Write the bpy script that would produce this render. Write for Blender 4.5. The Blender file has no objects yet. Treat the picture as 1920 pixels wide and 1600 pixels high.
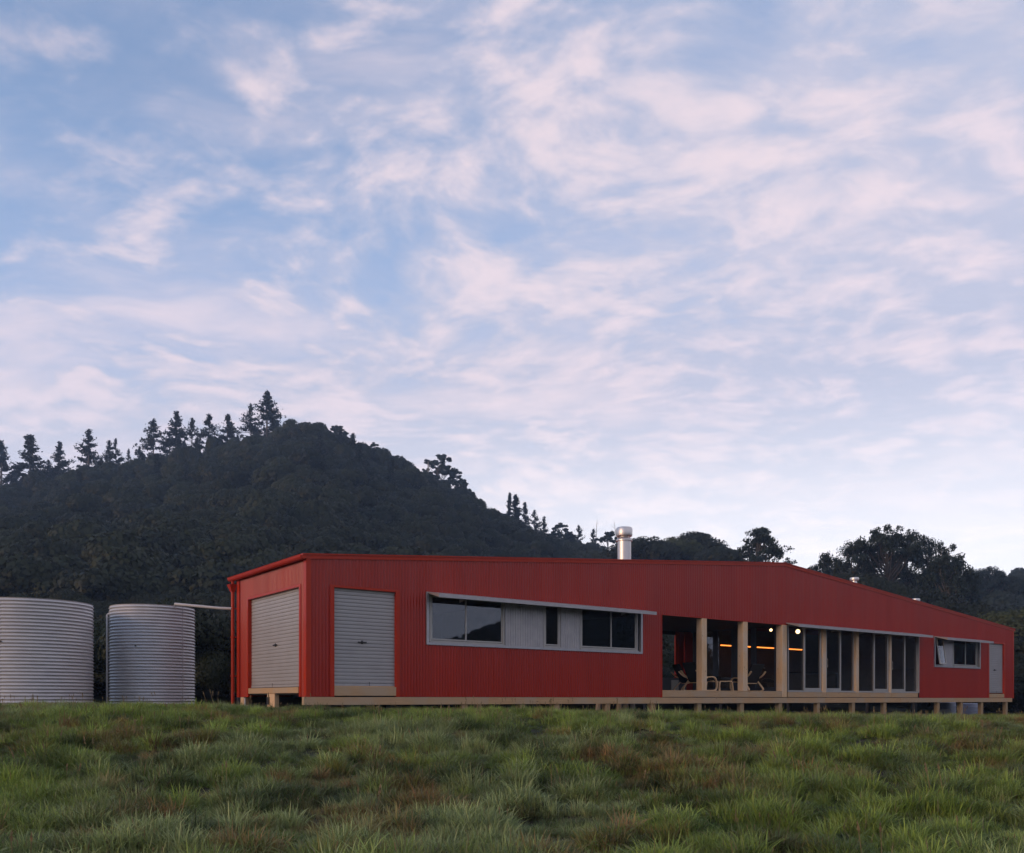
import bpy, math, random
import numpy as np
R = math.radians
sc = bpy.context.scene
COL = sc.collection

# ------------------------------------------------------------------ camera, sky, sun, exposure
EYE = 1.4
cam_data = bpy.data.cameras.new('camera')
cam = bpy.data.objects.new('camera', cam_data)
COL.objects.link(cam)
cam.location = (0, 0, EYE)
cam.rotation_euler = (R(90), 0, 0)
cam_data.sensor_width = 36
cam_data.lens = 36 * 1632 / 1920
cam_data.shift_y = 511 / 1920            # architectural rise: the picture stays level
cam_data.clip_start = 0.05
cam_data.clip_end = 5000
sc.camera = cam

SUN_EL, SUN_AZ = 10.0, 233.0
world = bpy.data.worlds.new('World')
sc.world = world
world.use_nodes = True

class NT:
    """small helper for node trees"""
    def __init__(s, nt):
        s.nt = nt; nt.nodes.clear()
    def n(s, typ, **kw):
        nd = s.nt.nodes.new(typ)
        for k, v in kw.items(): setattr(nd, k, v)
        return nd
    def put(s, sock, v):
        if v is None: return
        if isinstance(v, bpy.types.NodeSocket): s.nt.links.new(v, sock)
        else: sock.default_value = v
    def math(s, op, a, b=None, c=None, clamp=False):
        nd = s.n('ShaderNodeMath', operation=op, use_clamp=clamp)
        s.put(nd.inputs[0], a); s.put(nd.inputs[1], b); s.put(nd.inputs[2], c)
        return nd.outputs[0]
    def vmath(s, op, a, b=None):
        nd = s.n('ShaderNodeVectorMath', operation=op)
        s.put(nd.inputs[0], a); s.put(nd.inputs[1], b)
        return nd.outputs[0]
    def noise(s, vec, scale, detail=4, rough=.5, dist=0.0, out=0, lac=2.0):
        nd = s.n('ShaderNodeTexNoise')
        s.put(nd.inputs['Vector'], vec); s.put(nd.inputs['Scale'], scale)
        nd.inputs['Detail'].default_value = detail; nd.inputs['Roughness'].default_value = rough
        nd.inputs['Distortion'].default_value = dist; nd.inputs['Lacunarity'].default_value = lac
        return nd.outputs[out]
    def map(s, v, a, b, c=0.0, d=1.0, smooth=True):
        nd = s.n('ShaderNodeMapRange', interpolation_type='SMOOTHSTEP' if smooth else 'LINEAR')
        s.put(nd.inputs[0], v)
        for i, x in zip((1, 2, 3, 4), (a, b, c, d)): s.put(nd.inputs[i], x)
        return nd.outputs[0]
    def mix(s, f, a, b, blend='MIX'):
        nd = s.n('ShaderNodeMix', data_type='RGBA', blend_type=blend)
        s.put(nd.inputs[0], f); s.put(nd.inputs[6], a if not isinstance(a, tuple) else (*a, 1)[:4]); s.put(nd.inputs[7], b if not isinstance(b, tuple) else (*b, 1)[:4])
        return nd.outputs[2]
    def scale_vec(s, v, loc=(0, 0, 0), rot=(0, 0, 0), scale=(1, 1, 1)):
        nd = s.n('ShaderNodeMapping')
        s.put(nd.inputs[0], v); nd.inputs[1].default_value = loc; nd.inputs[2].default_value = rot; nd.inputs[3].default_value = scale
        return nd.outputs[0]

w = NT(world.node_tree)
sky = w.n('ShaderNodeTexSky', sky_type='NISHITA', sun_disc=False)
sky.sun_elevation = R(SUN_EL); sky.sun_rotation = R(SUN_AZ)
sky.air_density = 1.0; sky.dust_density = 0.6; sky.ozone_density = 1.5
tc = w.n('ShaderNodeTexCoord')
sep = w.n('ShaderNodeSeparateXYZ'); w.put(sep.inputs[0], tc.outputs['Generated'])
zc = w.math('MAXIMUM', sep.outputs[2], 0.0)
inv = w.math('DIVIDE', 1.0, w.math('ADD', zc, 0.16))
comb = w.n('ShaderNodeCombineXYZ')
w.put(comb.inputs[0], w.math('MULTIPLY', sep.outputs[0], inv)); w.put(comb.inputs[1], w.math('MULTIPLY', sep.outputs[1], inv))
flat = comb.outputs[0]                                        # the cloud deck seen from below
wn = w.n('ShaderNodeVectorMath', operation='SCALE'); w.put(wn.inputs[0], w.noise(flat, 1.3, 3, .5, out=1)); wn.inputs['Scale'].default_value = 0.4
warp = w.vmath('ADD', flat, wn.outputs[0])
streak = w.scale_vec(warp, loc=(2.6, 4.1, 0), rot=(0, 0, R(40)), scale=(.74, 1.0, 1))
streak2 = w.scale_vec(warp, loc=(7.1, 1.7, 0), rot=(0, 0, R(-18)), scale=(.5, 1.0, 1))
n_big = w.noise(w.scale_vec(flat, loc=(3.3, 1.9, 0)), 0.55, 2, .5)
n_puff = w.noise(streak, 7.0, 5, .52, 0.15)
n_fine = w.noise(streak, 15.0, 6, .55, 0.1)
n_wisp = w.noise(streak2, 3.6, 6, .54, 0.2)
# amount of cloud: breaks open overhead and to the left, a closed veil low down
side = w.math('MULTIPLY', sep.outputs[0], 0.32)
cover = w.math('ADD', w.math('ADD', w.math('MULTIPLY', n_big, 0.55), side), w.map(inv, 1.15, 2.6, 0.0, 0.52, smooth=False))
cell = w.math('ADD', w.math('MULTIPLY', n_puff, 0.54), w.math('MULTIPLY', n_fine, 0.46))
dens = w.math('ADD', cell, w.math('SUBTRACT', cover, 0.32))
m1 = w.map(dens, 0.34, 0.76)
m2 = w.map(w.math('ADD', n_wisp, w.math('SUBTRACT', cover, 0.37)), 0.28, 0.86)
mask = w.math('MAXIMUM', w.math('MULTIPLY', m1, 0.80), w.math('MULTIPLY', m2, 0.80), clamp=True)
tone = w.map(w.math('ADD', w.math('MULTIPLY', n_fine, .5), w.math('MULTIPLY', n_puff, .5)), 0.42, 0.66)
tone2 = w.map(w.math('SUBTRACT', n_wisp, w.math('MULTIPLY', m1, 0.10)), 0.38, 0.68)
lit = w.mix(w.noise(streak2, 1.2, 2), (0.51, 0.42, 0.46), (0.67, 0.51, 0.465))
grey = (0.335, 0.33, 0.395)
ccol = w.mix(w.math('MAXIMUM', w.math('MULTIPLY', tone, .75), w.math('MULTIPLY', tone2, .85), clamp=True), grey, lit)
hsv = w.n('ShaderNodeHueSaturation'); w.put(hsv.inputs['Color'], sky.outputs[0]); hsv.inputs['Saturation'].default_value = 1.0
skyc = w.mix(1.0, hsv.outputs[0], (0.120, 0.122, 0.135), blend='MULTIPLY')
thin = w.mix(w.map(sep.outputs[2], 0.0, 0.55, 0.85, 0.22, smooth=False), skyc, (0.27, 0.345, 0.53))   # pale moist air near the horizon, all round
over = w.mix(mask, thin, ccol)
gd = w.n('ShaderNodeVectorMath', operation='DOT_PRODUCT'); w.put(gd.inputs[0], tc.outputs['Generated']); gd.inputs[1].default_value = (.50, .86, .10)
glow = w.map(gd.outputs['Value'], 0.55, 1.0, 0.0, 1.0)                       # broad paler quarter of the evening sky
hz_ = w.mix(glow, (0.46, 0.48, 0.56), (0.83, 0.81, 0.81))
final = w.mix(w.map(sep.outputs[2], 0.02, 0.36, 0.90, 0.0), over, hz_)       # clouds melt into pale moist air near the horizon
bg = w.n('ShaderNodeBackground'); w.put(bg.inputs[0], final); bg.inputs[1].default_value = 1.0
wo = w.n('ShaderNodeOutputWorld'); w.put(wo.inputs[0], bg.outputs[0])

sun_data = bpy.data.lights.new('sun', 'SUN')
sun_data.energy = 1.15; sun_data.angle = R(24); sun_data.color = (1.0, .62, .36)
sun = bpy.data.objects.new('sun', sun_data); COL.objects.link(sun)
sun.rotation_euler = (R(90 - SUN_EL), 0, R(180 - SUN_AZ))
sc.view_settings.view_transform = 'Standard'; sc.view_settings.look = 'None'
sc.view_settings.exposure = 0.95; sc.view_settings.gamma = 1
sc.view_settings.use_curve_mapping = False
sc.render.engine = 'CYCLES'
try:
    sc.cycles.use_denoising = True
    sc.cycles.denoiser = 'OPENIMAGEDENOISE'
    sc.cycles.max_bounces = 8; sc.cycles.transparent_max_bounces = 16
    sc.cycles.volume_bounces = 1
except Exception: pass

# ------------------------------------------------------------------ mesh helpers
def make_mesh(name, V, F, mat=None, smooth=False, attrs=None):
    """V: (n,3) array, F: (m,k) int array or list of such arrays/lists"""
    me = bpy.data.meshes.new(name)
    V = np.asarray(V, dtype=np.float32)
    if isinstance(F, np.ndarray): F = [F]
    fl = []; tot = []
    for f in F:
        f = np.asarray(f, dtype=np.int32)
        if f.ndim == 1: f = f[None]
        fl.append(f.ravel()); tot.append(np.full(len(f), f.shape[1], dtype=np.int32))
    fl = np.concatenate(fl); tot = np.concatenate(tot)
    me.vertices.add(len(V)); me.vertices.foreach_set('co', V.ravel())
    me.loops.add(len(fl)); me.loops.foreach_set('vertex_index', fl)
    me.polygons.add(len(tot))
    me.polygons.foreach_set('loop_start', np.concatenate([[0], np.cumsum(tot)[:-1]]).astype(np.int32))
    me.polygons.foreach_set('loop_total', tot)
    if smooth: me.polygons.foreach_set('use_smooth', np.ones(len(tot), dtype=bool))
    if attrs:
        for k, (dom, typ, arr) in attrs.items():
            a = me.attributes.new(k, typ, dom)
            a.data.foreach_set({'FLOAT': 'value', 'INT': 'value', 'FLOAT_COLOR': 'color', 'FLOAT_VECTOR': 'vector'}[typ], np.asarray(arr).ravel())
    me.update(calc_edges=True)
    me.validate()
    if mat: me.materials.append(mat)
    return me

class MB:
    def __init__(s): s.v = []; s.f = []; s.n = 0
    def add(s, V, F):
        V = np.asarray(V, float); s.v.append(V)
        for f in F: s.f.append([i + s.n for i in f])
        s.n += len(V); return s
    def box(s, x0, x1, y0, y1, z0, z1):
        V = [(x, y, z) for z in (z0, z1) for y in (y0, y1) for x in (x0, x1)]
        return s.add(V, [(0, 2, 3, 1), (4, 5, 7, 6), (0, 1, 5, 4), (2, 6, 7, 3), (0, 4, 6, 2), (1, 3, 7, 5)])
    def prism(s, poly, axis, a, b):
        """poly in the two other axes, extruded along axis from a to b"""
        n = len(poly); V = []
        for c in (a, b):
            for p, q in poly:
                V.append({'x': (c, p, q), 'y': (p, c, q), 'z': (p, q, c)}[axis])
        F = [tuple(range(n))[::-1], tuple(range(n, 2 * n))] + [(i, (i + 1) % n, n + (i + 1) % n, n + i) for i in range(n)]
        return s.add(V, F)
    def tube(s, pts, r, n=8, caps=True):
        pts = [np.array(p, float) for p in pts]; m = len(pts)
        rr = r if hasattr(r, '__len__') else [r] * m
        V = []; up = None
        for i, p in enumerate(pts):
            d = pts[min(i + 1, m - 1)] - pts[max(i - 1, 0)]; d /= np.linalg.norm(d) + 1e-9
            if up is None: up = np.array((0, 0, 1.)) if abs(d[2]) < .9 else np.array((1., 0, 0))
            a = np.cross(d, up); a /= np.linalg.norm(a) + 1e-9; b = np.cross(d, a); up = -b if False else up
            for k in range(n):
                t = 2 * math.pi * k / n
                V.append(p + rr[i] * (math.cos(t) * a + math.sin(t) * b))
        F = [(i * n + k, i * n + (k + 1) % n, (i + 1) * n + (k + 1) % n, (i + 1) * n + k) for i in range(m - 1) for k in range(n)]
        if caps: F += [tuple(range(n))[::-1], tuple(range((m - 1) * n, m * n))]
        return s.add(V, F)
    def lathe(s, prof, c=(0, 0, 0), n=24):
        V = []; m = len(prof)
        for r, z in prof:
            for k in range(n):
                t = 2 * math.pi * k / n; V.append((c[0] + r * math.cos(t), c[1] + r * math.sin(t), c[2] + z))
        F = [(i * n + k, i * n + (k + 1) % n, (i + 1) * n + (k + 1) % n, (i + 1) * n + k) for i in range(m - 1) for k in range(n)]
        F += [tuple(range(n))[::-1], tuple(range((m - 1) * n, m * n))]
        return s.add(V, F)
    def obj(s, name, mat, parent=None, smooth=False, bevel=0, loc=None, dz=0, label=None):
        V = np.concatenate(s.v)
        if dz: V = V + np.array((0, 0, dz))
        me = bpy.data.meshes.new(name); me.from_pydata([tuple(v) for v in V], [], s.f)
        if smooth: me.polygons.foreach_set('use_smooth', [True] * len(me.polygons))
        me.materials.append(mat); me.update()
        o = bpy.data.objects.new(name, me); COL.objects.link(o)
        if parent: o.parent = parent
        if loc is not None: o.location = loc
        if bevel:
            b = o.modifiers.new('bevel', 'BEVEL'); b.width = bevel; b.segments = 2; b.limit_method = 'ANGLE'
        if smooth: shade_auto(me)
        if label: o['label'] = label
        return o

def shade_auto(me):
    try: me.set_sharp_from_angle(angle=R(40))
    except Exception: pass

def tag(o, label=None, cat=None, group=None, kind=None):
    if label: o['label'] = label
    if cat: o['category'] = cat
    if group: o['group'] = group
    if kind: o['kind'] = kind
    return o
def empty(name, loc, rz=0):
    o = bpy.data.objects.new(name, None); COL.objects.link(o); o.location = loc; o.rotation_euler = (0, 0, rz)
    o.empty_display_size = .3
    return o
def copy_tree(o, parent=None):
    c = o.copy(); COL.objects.link(c); c.parent = parent
    for ch in list(o.children): copy_tree(ch, c)
    return c
def link(name, me, parent=None, loc=None):
    o = bpy.data.objects.new(name, me); COL.objects.link(o); o.parent = parent
    if loc is not None: o.location = loc
    return o

# ------------------------------------------------------------------ materials
MATS = {}
def material(name, base, rough=.5, metal=0.0, spec=.5, var=None, vscale=3.0, bump=0, bscale=40, stretch=(1, 1, 1), coat=0, translucent=0):
    m = bpy.data.materials.new(name); m.use_nodes = True
    t = NT(m.node_tree); p = t.n('ShaderNodeBsdfPrincipled'); o = t.n('ShaderNodeOutputMaterial')
    p.inputs['Roughness'].default_value = rough; p.inputs['Metallic'].default_value = metal
    p.inputs['Specular IOR Level'].default_value = spec; p.inputs['Coat Weight'].default_value = coat; p.inputs['Coat Roughness'].default_value = .22
    tcn = t.n('ShaderNodeTexCoord'); vec = t.scale_vec(tcn.outputs['Object'], scale=stretch)
    if var:
        f = t.map(t.noise(vec, vscale, 5, .6), .3, .7)
        t.put(p.inputs['Base Color'], t.mix(f, base, var))
    else: p.inputs['Base Color'].default_value = (*base, 1)
    if bump:
        b = t.n('ShaderNodeBump'); b.inputs['Strength'].default_value = bump; b.inputs['Distance'].default_value = .01
        t.put(b.inputs['Height'], t.noise(vec, bscale, 4, .6)); t.put(p.inputs['Normal'], b.outputs[0])
    t.put(o.inputs[0], p.outputs[0])
    MATS[name] = m
    return m

red = material('red_coated_steel', (.35, .017, .005), .36, spec=.26, coat=.22, var=(.31, .014, .004), vscale=1.0, stretch=(2.2, 2.2, .15))
_t = NT.__new__(NT); _t.nt = red.node_tree                      # each roll-formed sheet differs a little in tone
_p = [n for n in _t.nt.nodes if n.type == 'BSDF_PRINCIPLED'][0]; _src = _p.inputs['Base Color'].links[0].from_socket
_tc = _t.n('ShaderNodeTexCoord'); _s = _t.n('ShaderNodeSeparateXYZ'); _t.put(_s.inputs[0], _tc.outputs['Object'])
_w = _t.n('ShaderNodeTexWhiteNoise', noise_dimensions='1D'); _t.put(_w.inputs['W'], _t.math('FLOOR', _t.math('DIVIDE', _t.math('ADD', _s.outputs[0], _s.outputs[1]), .762)))
_t.put(_p.inputs['Base Color'], _t.mix(_t.math('MULTIPLY', _w.outputs['Value'], .22), _src, (.20, .010, .006)))
_t.put(_p.inputs['Roughness'], _t.map(_t.noise(_t.scale_vec(_tc.outputs['Object'], scale=(3, 3, .4)), 1.0, 4), .3, .7, .28, .46))
red_trim = material('red_folded_flashing', (.42, .028, .005), .40, spec=.25, var=(.37, .023, .005), vscale=2)
galv = material('galvanised_steel', (.42, .42, .44), .42, metal=.7, var=(.36, .36, .385), vscale=6)
galv_sheet = material('zincalume_sheet', (.40, .385, .39), .45, metal=.5, var=(.34, .335, .345), vscale=4)
alu = material('natural_anodised_aluminium', (.40, .385, .36), .45, metal=.35, var=(.36, .35, .33), vscale=5)
shutter = material('grey_painted_shutter', (.36, .35, .345), .45, spec=.4, metal=.1, var=(.33, .32, .315), vscale=2)
stainless = material('stainless_flue', (.62, .60, .585), .42, metal=.9)
dark = material('dark_stained_ply_and_shade', (.022, .024, .03), .6, var=(.03, .03, .035), vscale=4)
black_rubber = material('black_plastic', (.015, .015, .016), .5)
white_pvc = material('white_plastic_pipe', (.46, .44, .43), .5)
black_fabric = material('black_fabric', (.012, .012, .013), .9)
birch = material('bent_birch', (.82, .56, .32), .4, var=(.74, .48, .26), vscale=12, stretch=(1, 1, .2))
grey_panel = material('charcoal_panel', (.07, .075, .085), .5)
pale_panel = material('pale_cabinet', (.38, .36, .32), .5)
concrete = material('grey_concrete', (.30, .30, .32), .85, var=(.22, .22, .24), vscale=5, bump=.4)
drum_mat = material('grey_blue_plastic', (.30, .34, .42), .5)
inner = material('interior_ply', (.20, .14, .09), .55, var=(.15, .105, .07), vscale=5)
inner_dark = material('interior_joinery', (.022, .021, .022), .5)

def wood(name, a, b, c, axis='x'):
    m = bpy.data.materials.new(name); m.use_nodes = True
    t = NT(m.node_tree); p = t.n('ShaderNodeBsdfPrincipled'); o = t.n('ShaderNodeOutputMaterial')
    p.inputs['Roughness'].default_value = .62; p.inputs['Specular IOR Level'].default_value = .3
    tcn = t.n('ShaderNodeTexCoord'); inf = t.n('ShaderNodeObjectInfo')
    off = t.n('ShaderNodeCombineXYZ'); t.put(off.inputs[0], t.math('MULTIPLY', inf.outputs['Random'], 37.0)); t.put(off.inputs[2], t.math('MULTIPLY', inf.outputs['Random'], 11.0))
    vec0 = t.vmath('ADD', tcn.outputs['Object'], off.outputs[0])
    st = {'x': (.35, 6, 9), 'z': (7, 7, .4)}[axis]
    grain = t.noise(t.scale_vec(vec0, scale=st), 5, 6, .65, 1.2)
    blotch = t.noise(t.scale_vec(vec0, scale=(1, 1, 1)), 1.3, 3, .5)
    col = t.mix(t.map(grain, .3, .7), a, b)
    col = t.mix(t.map(blotch, .42, .66), col, c)
    vor = t.n('ShaderNodeTexVoronoi'); t.put(vor.inputs['Vector'], t.scale_vec(vec0, scale={'x': (1.2, 4, 4), 'z': (5, 5, 1.7)}[axis])); vor.inputs['Scale'].default_value = 1.5
    col = t.mix(t.map(vor.outputs['Distance'], .03, .10, 1, 0), col, (.16, .09, .045))
    col = t.mix(t.math('MULTIPLY', inf.outputs['Random'], .35), col, c)
    t.put(p.inputs['Base Color'], col)
    bp = t.n('ShaderNodeBump'); bp.inputs['Strength'].default_value = .3; bp.inputs['Distance'].default_value = .004
    t.put(bp.inputs['Height'], grain); t.put(p.inputs['Normal'], bp.outputs[0])
    t.put(o.inputs[0], p.outputs[0]); return m
pine_x = wood('treated_pine_board', (.52, .33, .17), (.41, .25, .12), (.42, .31, .20), 'x')
pile_wood = wood('weathered_pile', (.40, .27, .14), (.30, .19, .09), (.30, .23, .14), 'z')
pine_z = wood('treated_pine_post', (.72, .50, .30), (.58, .37, .19), (.62, .48, .34), 'z')

def glass_mat(name, tint=(.74, .77, .78)):
    m = bpy.data.materials.new(name); m.use_nodes = True
    t = NT(m.node_tree); o = t.n('ShaderNodeOutputMaterial')
    tr = t.n('ShaderNodeBsdfTransparent'); tr.inputs[0].default_value = (*tint, 1)
    gl = t.n('ShaderNodeBsdfGlossy'); gl.inputs['Roughness'].default_value = .015; gl.inputs[0].default_value = (.9, .92, 1, 1)
    ge = t.n('ShaderNodeNewGeometry'); dt = t.n('ShaderNodeVectorMath', operation='DOT_PRODUCT'); t.put(dt.inputs[0], ge.outputs['Normal']); t.put(dt.inputs[1], ge.outputs['Incoming'])
    fac = t.math('MULTIPLY_ADD', t.math('POWER', t.math('SUBTRACT', 1.0, t.math('ABSOLUTE', dt.outputs['Value'])), 5.0), .93, .06)
    tcn = t.n('ShaderNodeTexCoord'); bp = t.n('ShaderNodeBump'); bp.inputs['Strength'].default_value = .05; bp.inputs['Distance'].default_value = .02
    t.put(bp.inputs['Height'], t.noise(tcn.outputs['Object'], 1.6, 2)); t.put(gl.inputs['Normal'], bp.outputs[0])
    mx = t.n('ShaderNodeMixShader'); t.put(mx.inputs[0], fac); t.put(mx.inputs[1], tr.outputs[0]); t.put(mx.inputs[2], gl.outputs[0])
    t.put(o.inputs[0], mx.outputs[0]); return m
glass = glass_mat('window_glass')

def emitter(name, col, k):
    m = bpy.data.materials.new(name); m.use_nodes = True
    t = NT(m.node_tree); o = t.n('ShaderNodeOutputMaterial'); e = t.n('ShaderNodeEmission')
    e.inputs[0].default_value = (*col, 1); e.inputs[1].default_value = k; t.put(o.inputs[0], e.outputs[0]); return m
lamp_glow = emitter('warm_globe', (1.0, .66, .30), 4.0)
strip_glow = emitter('orange_strip', (1.0, .25, .04), 2.2)

def leaf_mat(name, cols, tr=.25, rough=.6):
    """foliage: instance/object variation between leaf colours"""
    m = bpy.data.materials.new(name); m.use_nodes = True
    t = NT(m.node_tree); p = t.n('ShaderNodeBsdfPrincipled'); o = t.n('ShaderNodeOutputMaterial')
    p.inputs['Roughness'].default_value = rough; p.inputs['Specular IOR Level'].default_value = .25
    at = t.n('ShaderNodeAttribute', attribute_name='leaf', attribute_type='GEOMETRY')
    ti = t.n('ShaderNodeAttribute', attribute_name='tint', attribute_type='INSTANCER')
    oi = t.n('ShaderNodeObjectInfo')
    rnd = t.math('ADD', t.math('MULTIPLY', oi.outputs['Random'], .5), t.math('MULTIPLY', ti.outputs['Fac'], .6), clamp=True)
    col = t.mix(t.map(rnd, 0, 1, smooth=False), cols[0], cols[1])
    col = t.mix(t.math('MULTIPLY', at.outputs['Fac'], .5), col, cols[2])
    t.put(p.inputs['Base Color'], col)
    cn = t.n('ShaderNodeAttribute', attribute_name='soft', attribute_type='GEOMETRY')       # normal of the leaf mass
    vt = t.n('ShaderNodeVectorTransform', vector_type='NORMAL', convert_from='OBJECT', convert_to='WORLD'); t.put(vt.inputs[0], cn.outputs['Vector'])
    ge = t.n('ShaderNodeNewGeometry'); nmx = t.vmath('NORMALIZE', t.vmath('ADD', vt.outputs[0], t.vmath('MULTIPLY', ge.outputs['Normal'], (.45, .45, .45))))
    t.put(p.inputs['Normal'], nmx)
    d = t.n('ShaderNodeBsdfTranslucent'); t.put(d.inputs[0], col)
    mx = t.n('ShaderNodeMixShader'); mx.inputs[0].default_value = tr; t.put(mx.inputs[1], p.outputs[0]); t.put(mx.inputs[2], d.outputs[0])
    t.put(o.inputs[0], mx.outputs[0]); return m
bush_leaf = leaf_mat('bush_leaves', ((.004, .010, .006), (.028, .036, .011), (.044, .044, .013)), .15)
conifer_leaf = leaf_mat('conifer_needles', ((.010, .018, .012), (.013, .021, .012), (.024, .032, .016)), .12)
pine_leaf = leaf_mat('pine_needles', ((.016, .028, .018), (.022, .034, .020), (.038, .048, .026)), .12)
shrub_leaf = leaf_mat('pale_shrub_leaves', ((.055, .065, .022), (.045, .055, .02), (.09, .10, .04)), .2)
bark = material('bark', (.085, .07, .055), .9, var=(.12, .10, .08), vscale=4)
dark_bark = material('dark_bark', (.035, .03, .025), .95, var=(.05, .042, .034), vscale=3)
mid_bark = material('grey_bark', (.13, .115, .095), .9, var=(.09, .08, .065), vscale=3)
pale_bark = material('pale_bark', (.26, .23, .19), .9, var=(.18, .155, .125), vscale=3)

def grass_mat():
    m = bpy.data.materials.new('grass_blades'); m.use_nodes = True
    t = NT(m.node_tree); p = t.n('ShaderNodeBsdfPrincipled'); o = t.n('ShaderNodeOutputMaterial')
    p.inputs['Roughness'].default_value = .5; p.inputs['Specular IOR Level'].default_value = .22
    at = t.n('ShaderNodeAttribute', attribute_name='leaf', attribute_type='GEOMETRY')      # blade to blade
    ti = t.n('ShaderNodeAttribute', attribute_name='tint', attribute_type='INSTANCER')     # tuft to tuft
    sepc = t.n('ShaderNodeSeparateColor'); t.put(sepc.inputs[0], at.outputs['Color'])
    col = t.mix(sepc.outputs[0], ti.outputs['Color'], t.mix(.5, ti.outputs['Color'], (.12, .26, .03)))
    col = t.mix(sepc.outputs[1], col, (.24, .17, .085))                                    # dry straw blades
    col = t.mix(t.math('MULTIPLY', sepc.outputs[2], .35), col, (.24, .31, .22))            # dew-grey tips
    t.put(p.inputs['Base Color'], col)
    d = t.n('ShaderNodeBsdfTranslucent'); t.put(d.inputs[0], col)
    mx = t.n('ShaderNodeMixShader'); mx.inputs[0].default_value = .3; t.put(mx.inputs[1], p.outputs[0]); t.put(mx.inputs[2], d.outputs[0])
    t.put(o.inputs[0], mx.outputs[0]); return m
grass_m = grass_mat()
soil = material('turf_soil', (.018, .024, .009), .95, var=(.035, .024, .013), vscale=.8, bump=.8, bscale=9)
forest_floor = material('forest_floor', (.022, .028, .014), .95, var=(.034, .026, .015), vscale=.05, bump=.5, bscale=.5)

# ------------------------------------------------------------------ terrain
C0 = np.array((-4.2463, 18.0)); DX = np.array((.80053, .59929)); DY = np.array((-.59929, .80053))
ROT = math.atan2(DX[1], DX[0])
def hash2(ix, iy, seed):
    n = (ix.astype(np.int64) * 374761393 + iy.astype(np.int64) * 668265263 + seed * 974634777) & 0xffffffff
    n = ((n ^ (n >> 13)) * 1274126177) & 0xffffffff
    return ((n ^ (n >> 16)) & 0xffffff) / float(0xffffff)
def vnoise(x, y, seed=0):
    x = np.asarray(x, float); y = np.asarray(y, float)
    ix = np.floor(x); iy = np.floor(y); fx = x - ix; fy = y - iy
    fx = fx * fx * (3 - 2 * fx); fy = fy * fy * (3 - 2 * fy)
    a = hash2(ix, iy, seed); b = hash2(ix + 1, iy, seed); c = hash2(ix, iy + 1, seed); d = hash2(ix + 1, iy + 1, seed)
    return (a * (1 - fx) + b * fx) * (1 - fy) + (c * (1 - fx) + d * fx) * fy
def fbm(x, y, seed=0, o=4):
    s = 0; a = .5; t = 0
    for i in range(o):
        s = s + a * vnoise(x * 2 ** i, y * 2 ** i, seed + i); t += a; a *= .5
    return s / t
def smooth(a, b, x):
    t = np.clip((x - a) / (b - a), 0, 1); return t * t * (3 - 2 * t)
# height of the ridge line (ground under the trees, above eye level) over x at y = 260
RX = np.array([-420, -330, -230, -162, -153, -143, -132, -121, -112, -100, -89, -78, -73, -67, -59, -51, -41, -33, -25, -14, -5, 3, 13, 21, 30, 38, 53, 61, 67, 73, 83, 89, 102, 118, 134, 147, 159, 174, 230, 330], float)
RZ = np.array([22.0, 32.0, 49.2, 55.2, 59.2, 59.0, 63.6, 65.8, 65.8, 68.3, 71.1, 74.2, 75.3, 76.8, 77.6, 73.6, 68.2, 64.9, 62.1, 55.7, 50.0, 46.0, 42.7, 39.6, 38.6, 37.7, 36.8, 34.4, 31.1, 28.4, 25.1, 24.8, 25.2, 25.4, 30.0, 30.7, 30.5, 30.8, 26.0, 30.0], float)
RA = np.array([-180, -130, -90, -60, -35, -22, -15, -8, 5, 20, 32, 45, 135, 150, 180], float)
RE = np.array([2.6, 2.0, 2.2, 2.6, 2.0, 1.6, 3.4, 6.0, 6.5, 5.5, 3.0, 0, 0, 2.0, 2.6], float)
def terrain(X, Y):
    X = np.asarray(X, float); Y = np.asarray(Y, float)
    t = (X - C0[0]) * DX[0] + (Y - C0[1]) * DX[1]
    site = -.255 - .0150 * np.clip(t, -12, 45)
    drop = 1.02 * (1 - smooth(5.5, 15.5, Y)) * (1 - .45 * smooth(4, 20, X))
    und = ((fbm(X * .35, Y * .35, 11, 3) - .5) * .10 + (fbm(X * 2.9, Y * 2.9, 21, 4) - .5) * .15 * (1 - .35 * smooth(12, 20, Y)) * (1 - .6 * smooth(13, 18, Y))) * (1 - smooth(45, 60, Y))
    z = site - drop + und - .045 * np.exp(-((Y - 19) / 6) ** 2) * smooth(-3, 4, X)
    # the bush-covered hill behind the house
    u = np.clip((Y - 42) / 218, 0, 1)
    prof = u * u * (3 - 2 * u) * .35 + u ** 1.5 * .65
    back = 1 - .75 * smooth(265, 560, Y)
    rz = np.interp(X * 260 / np.clip(Y, 150, 330), RX, RZ)          # spurs fan out from the valley
    rough = (fbm(X * .02, Y * .02, 5, 4) - .5) * 9 * smooth(60, 150, Y) * (1 - .75 * smooth(190, 245, Y) * (1 - smooth(270, 300, Y)))
    z = z + np.where(Y > 42, (rz * prof + rough) * back, 0)
    # low hills all round
    r = np.hypot(X, Y); th = np.degrees(np.arctan2(Y, X))
    e = np.interp(th, RA, RE) * (1 + .35 * (fbm(th * .07, th * 0, 3, 4) - .5))
    ring = np.tan(np.radians(e)) * 360 * smooth(130, 350, r) * (1 - .6 * smooth(380, 680, r))
    z = np.maximum(z, z * 0 + ring - 1.6 + np.where(ring > 1, 0, -3))
    return z + EYE
def tz(x, y): return float(terrain(np.array([x]), np.array([y]))[0])
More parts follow.
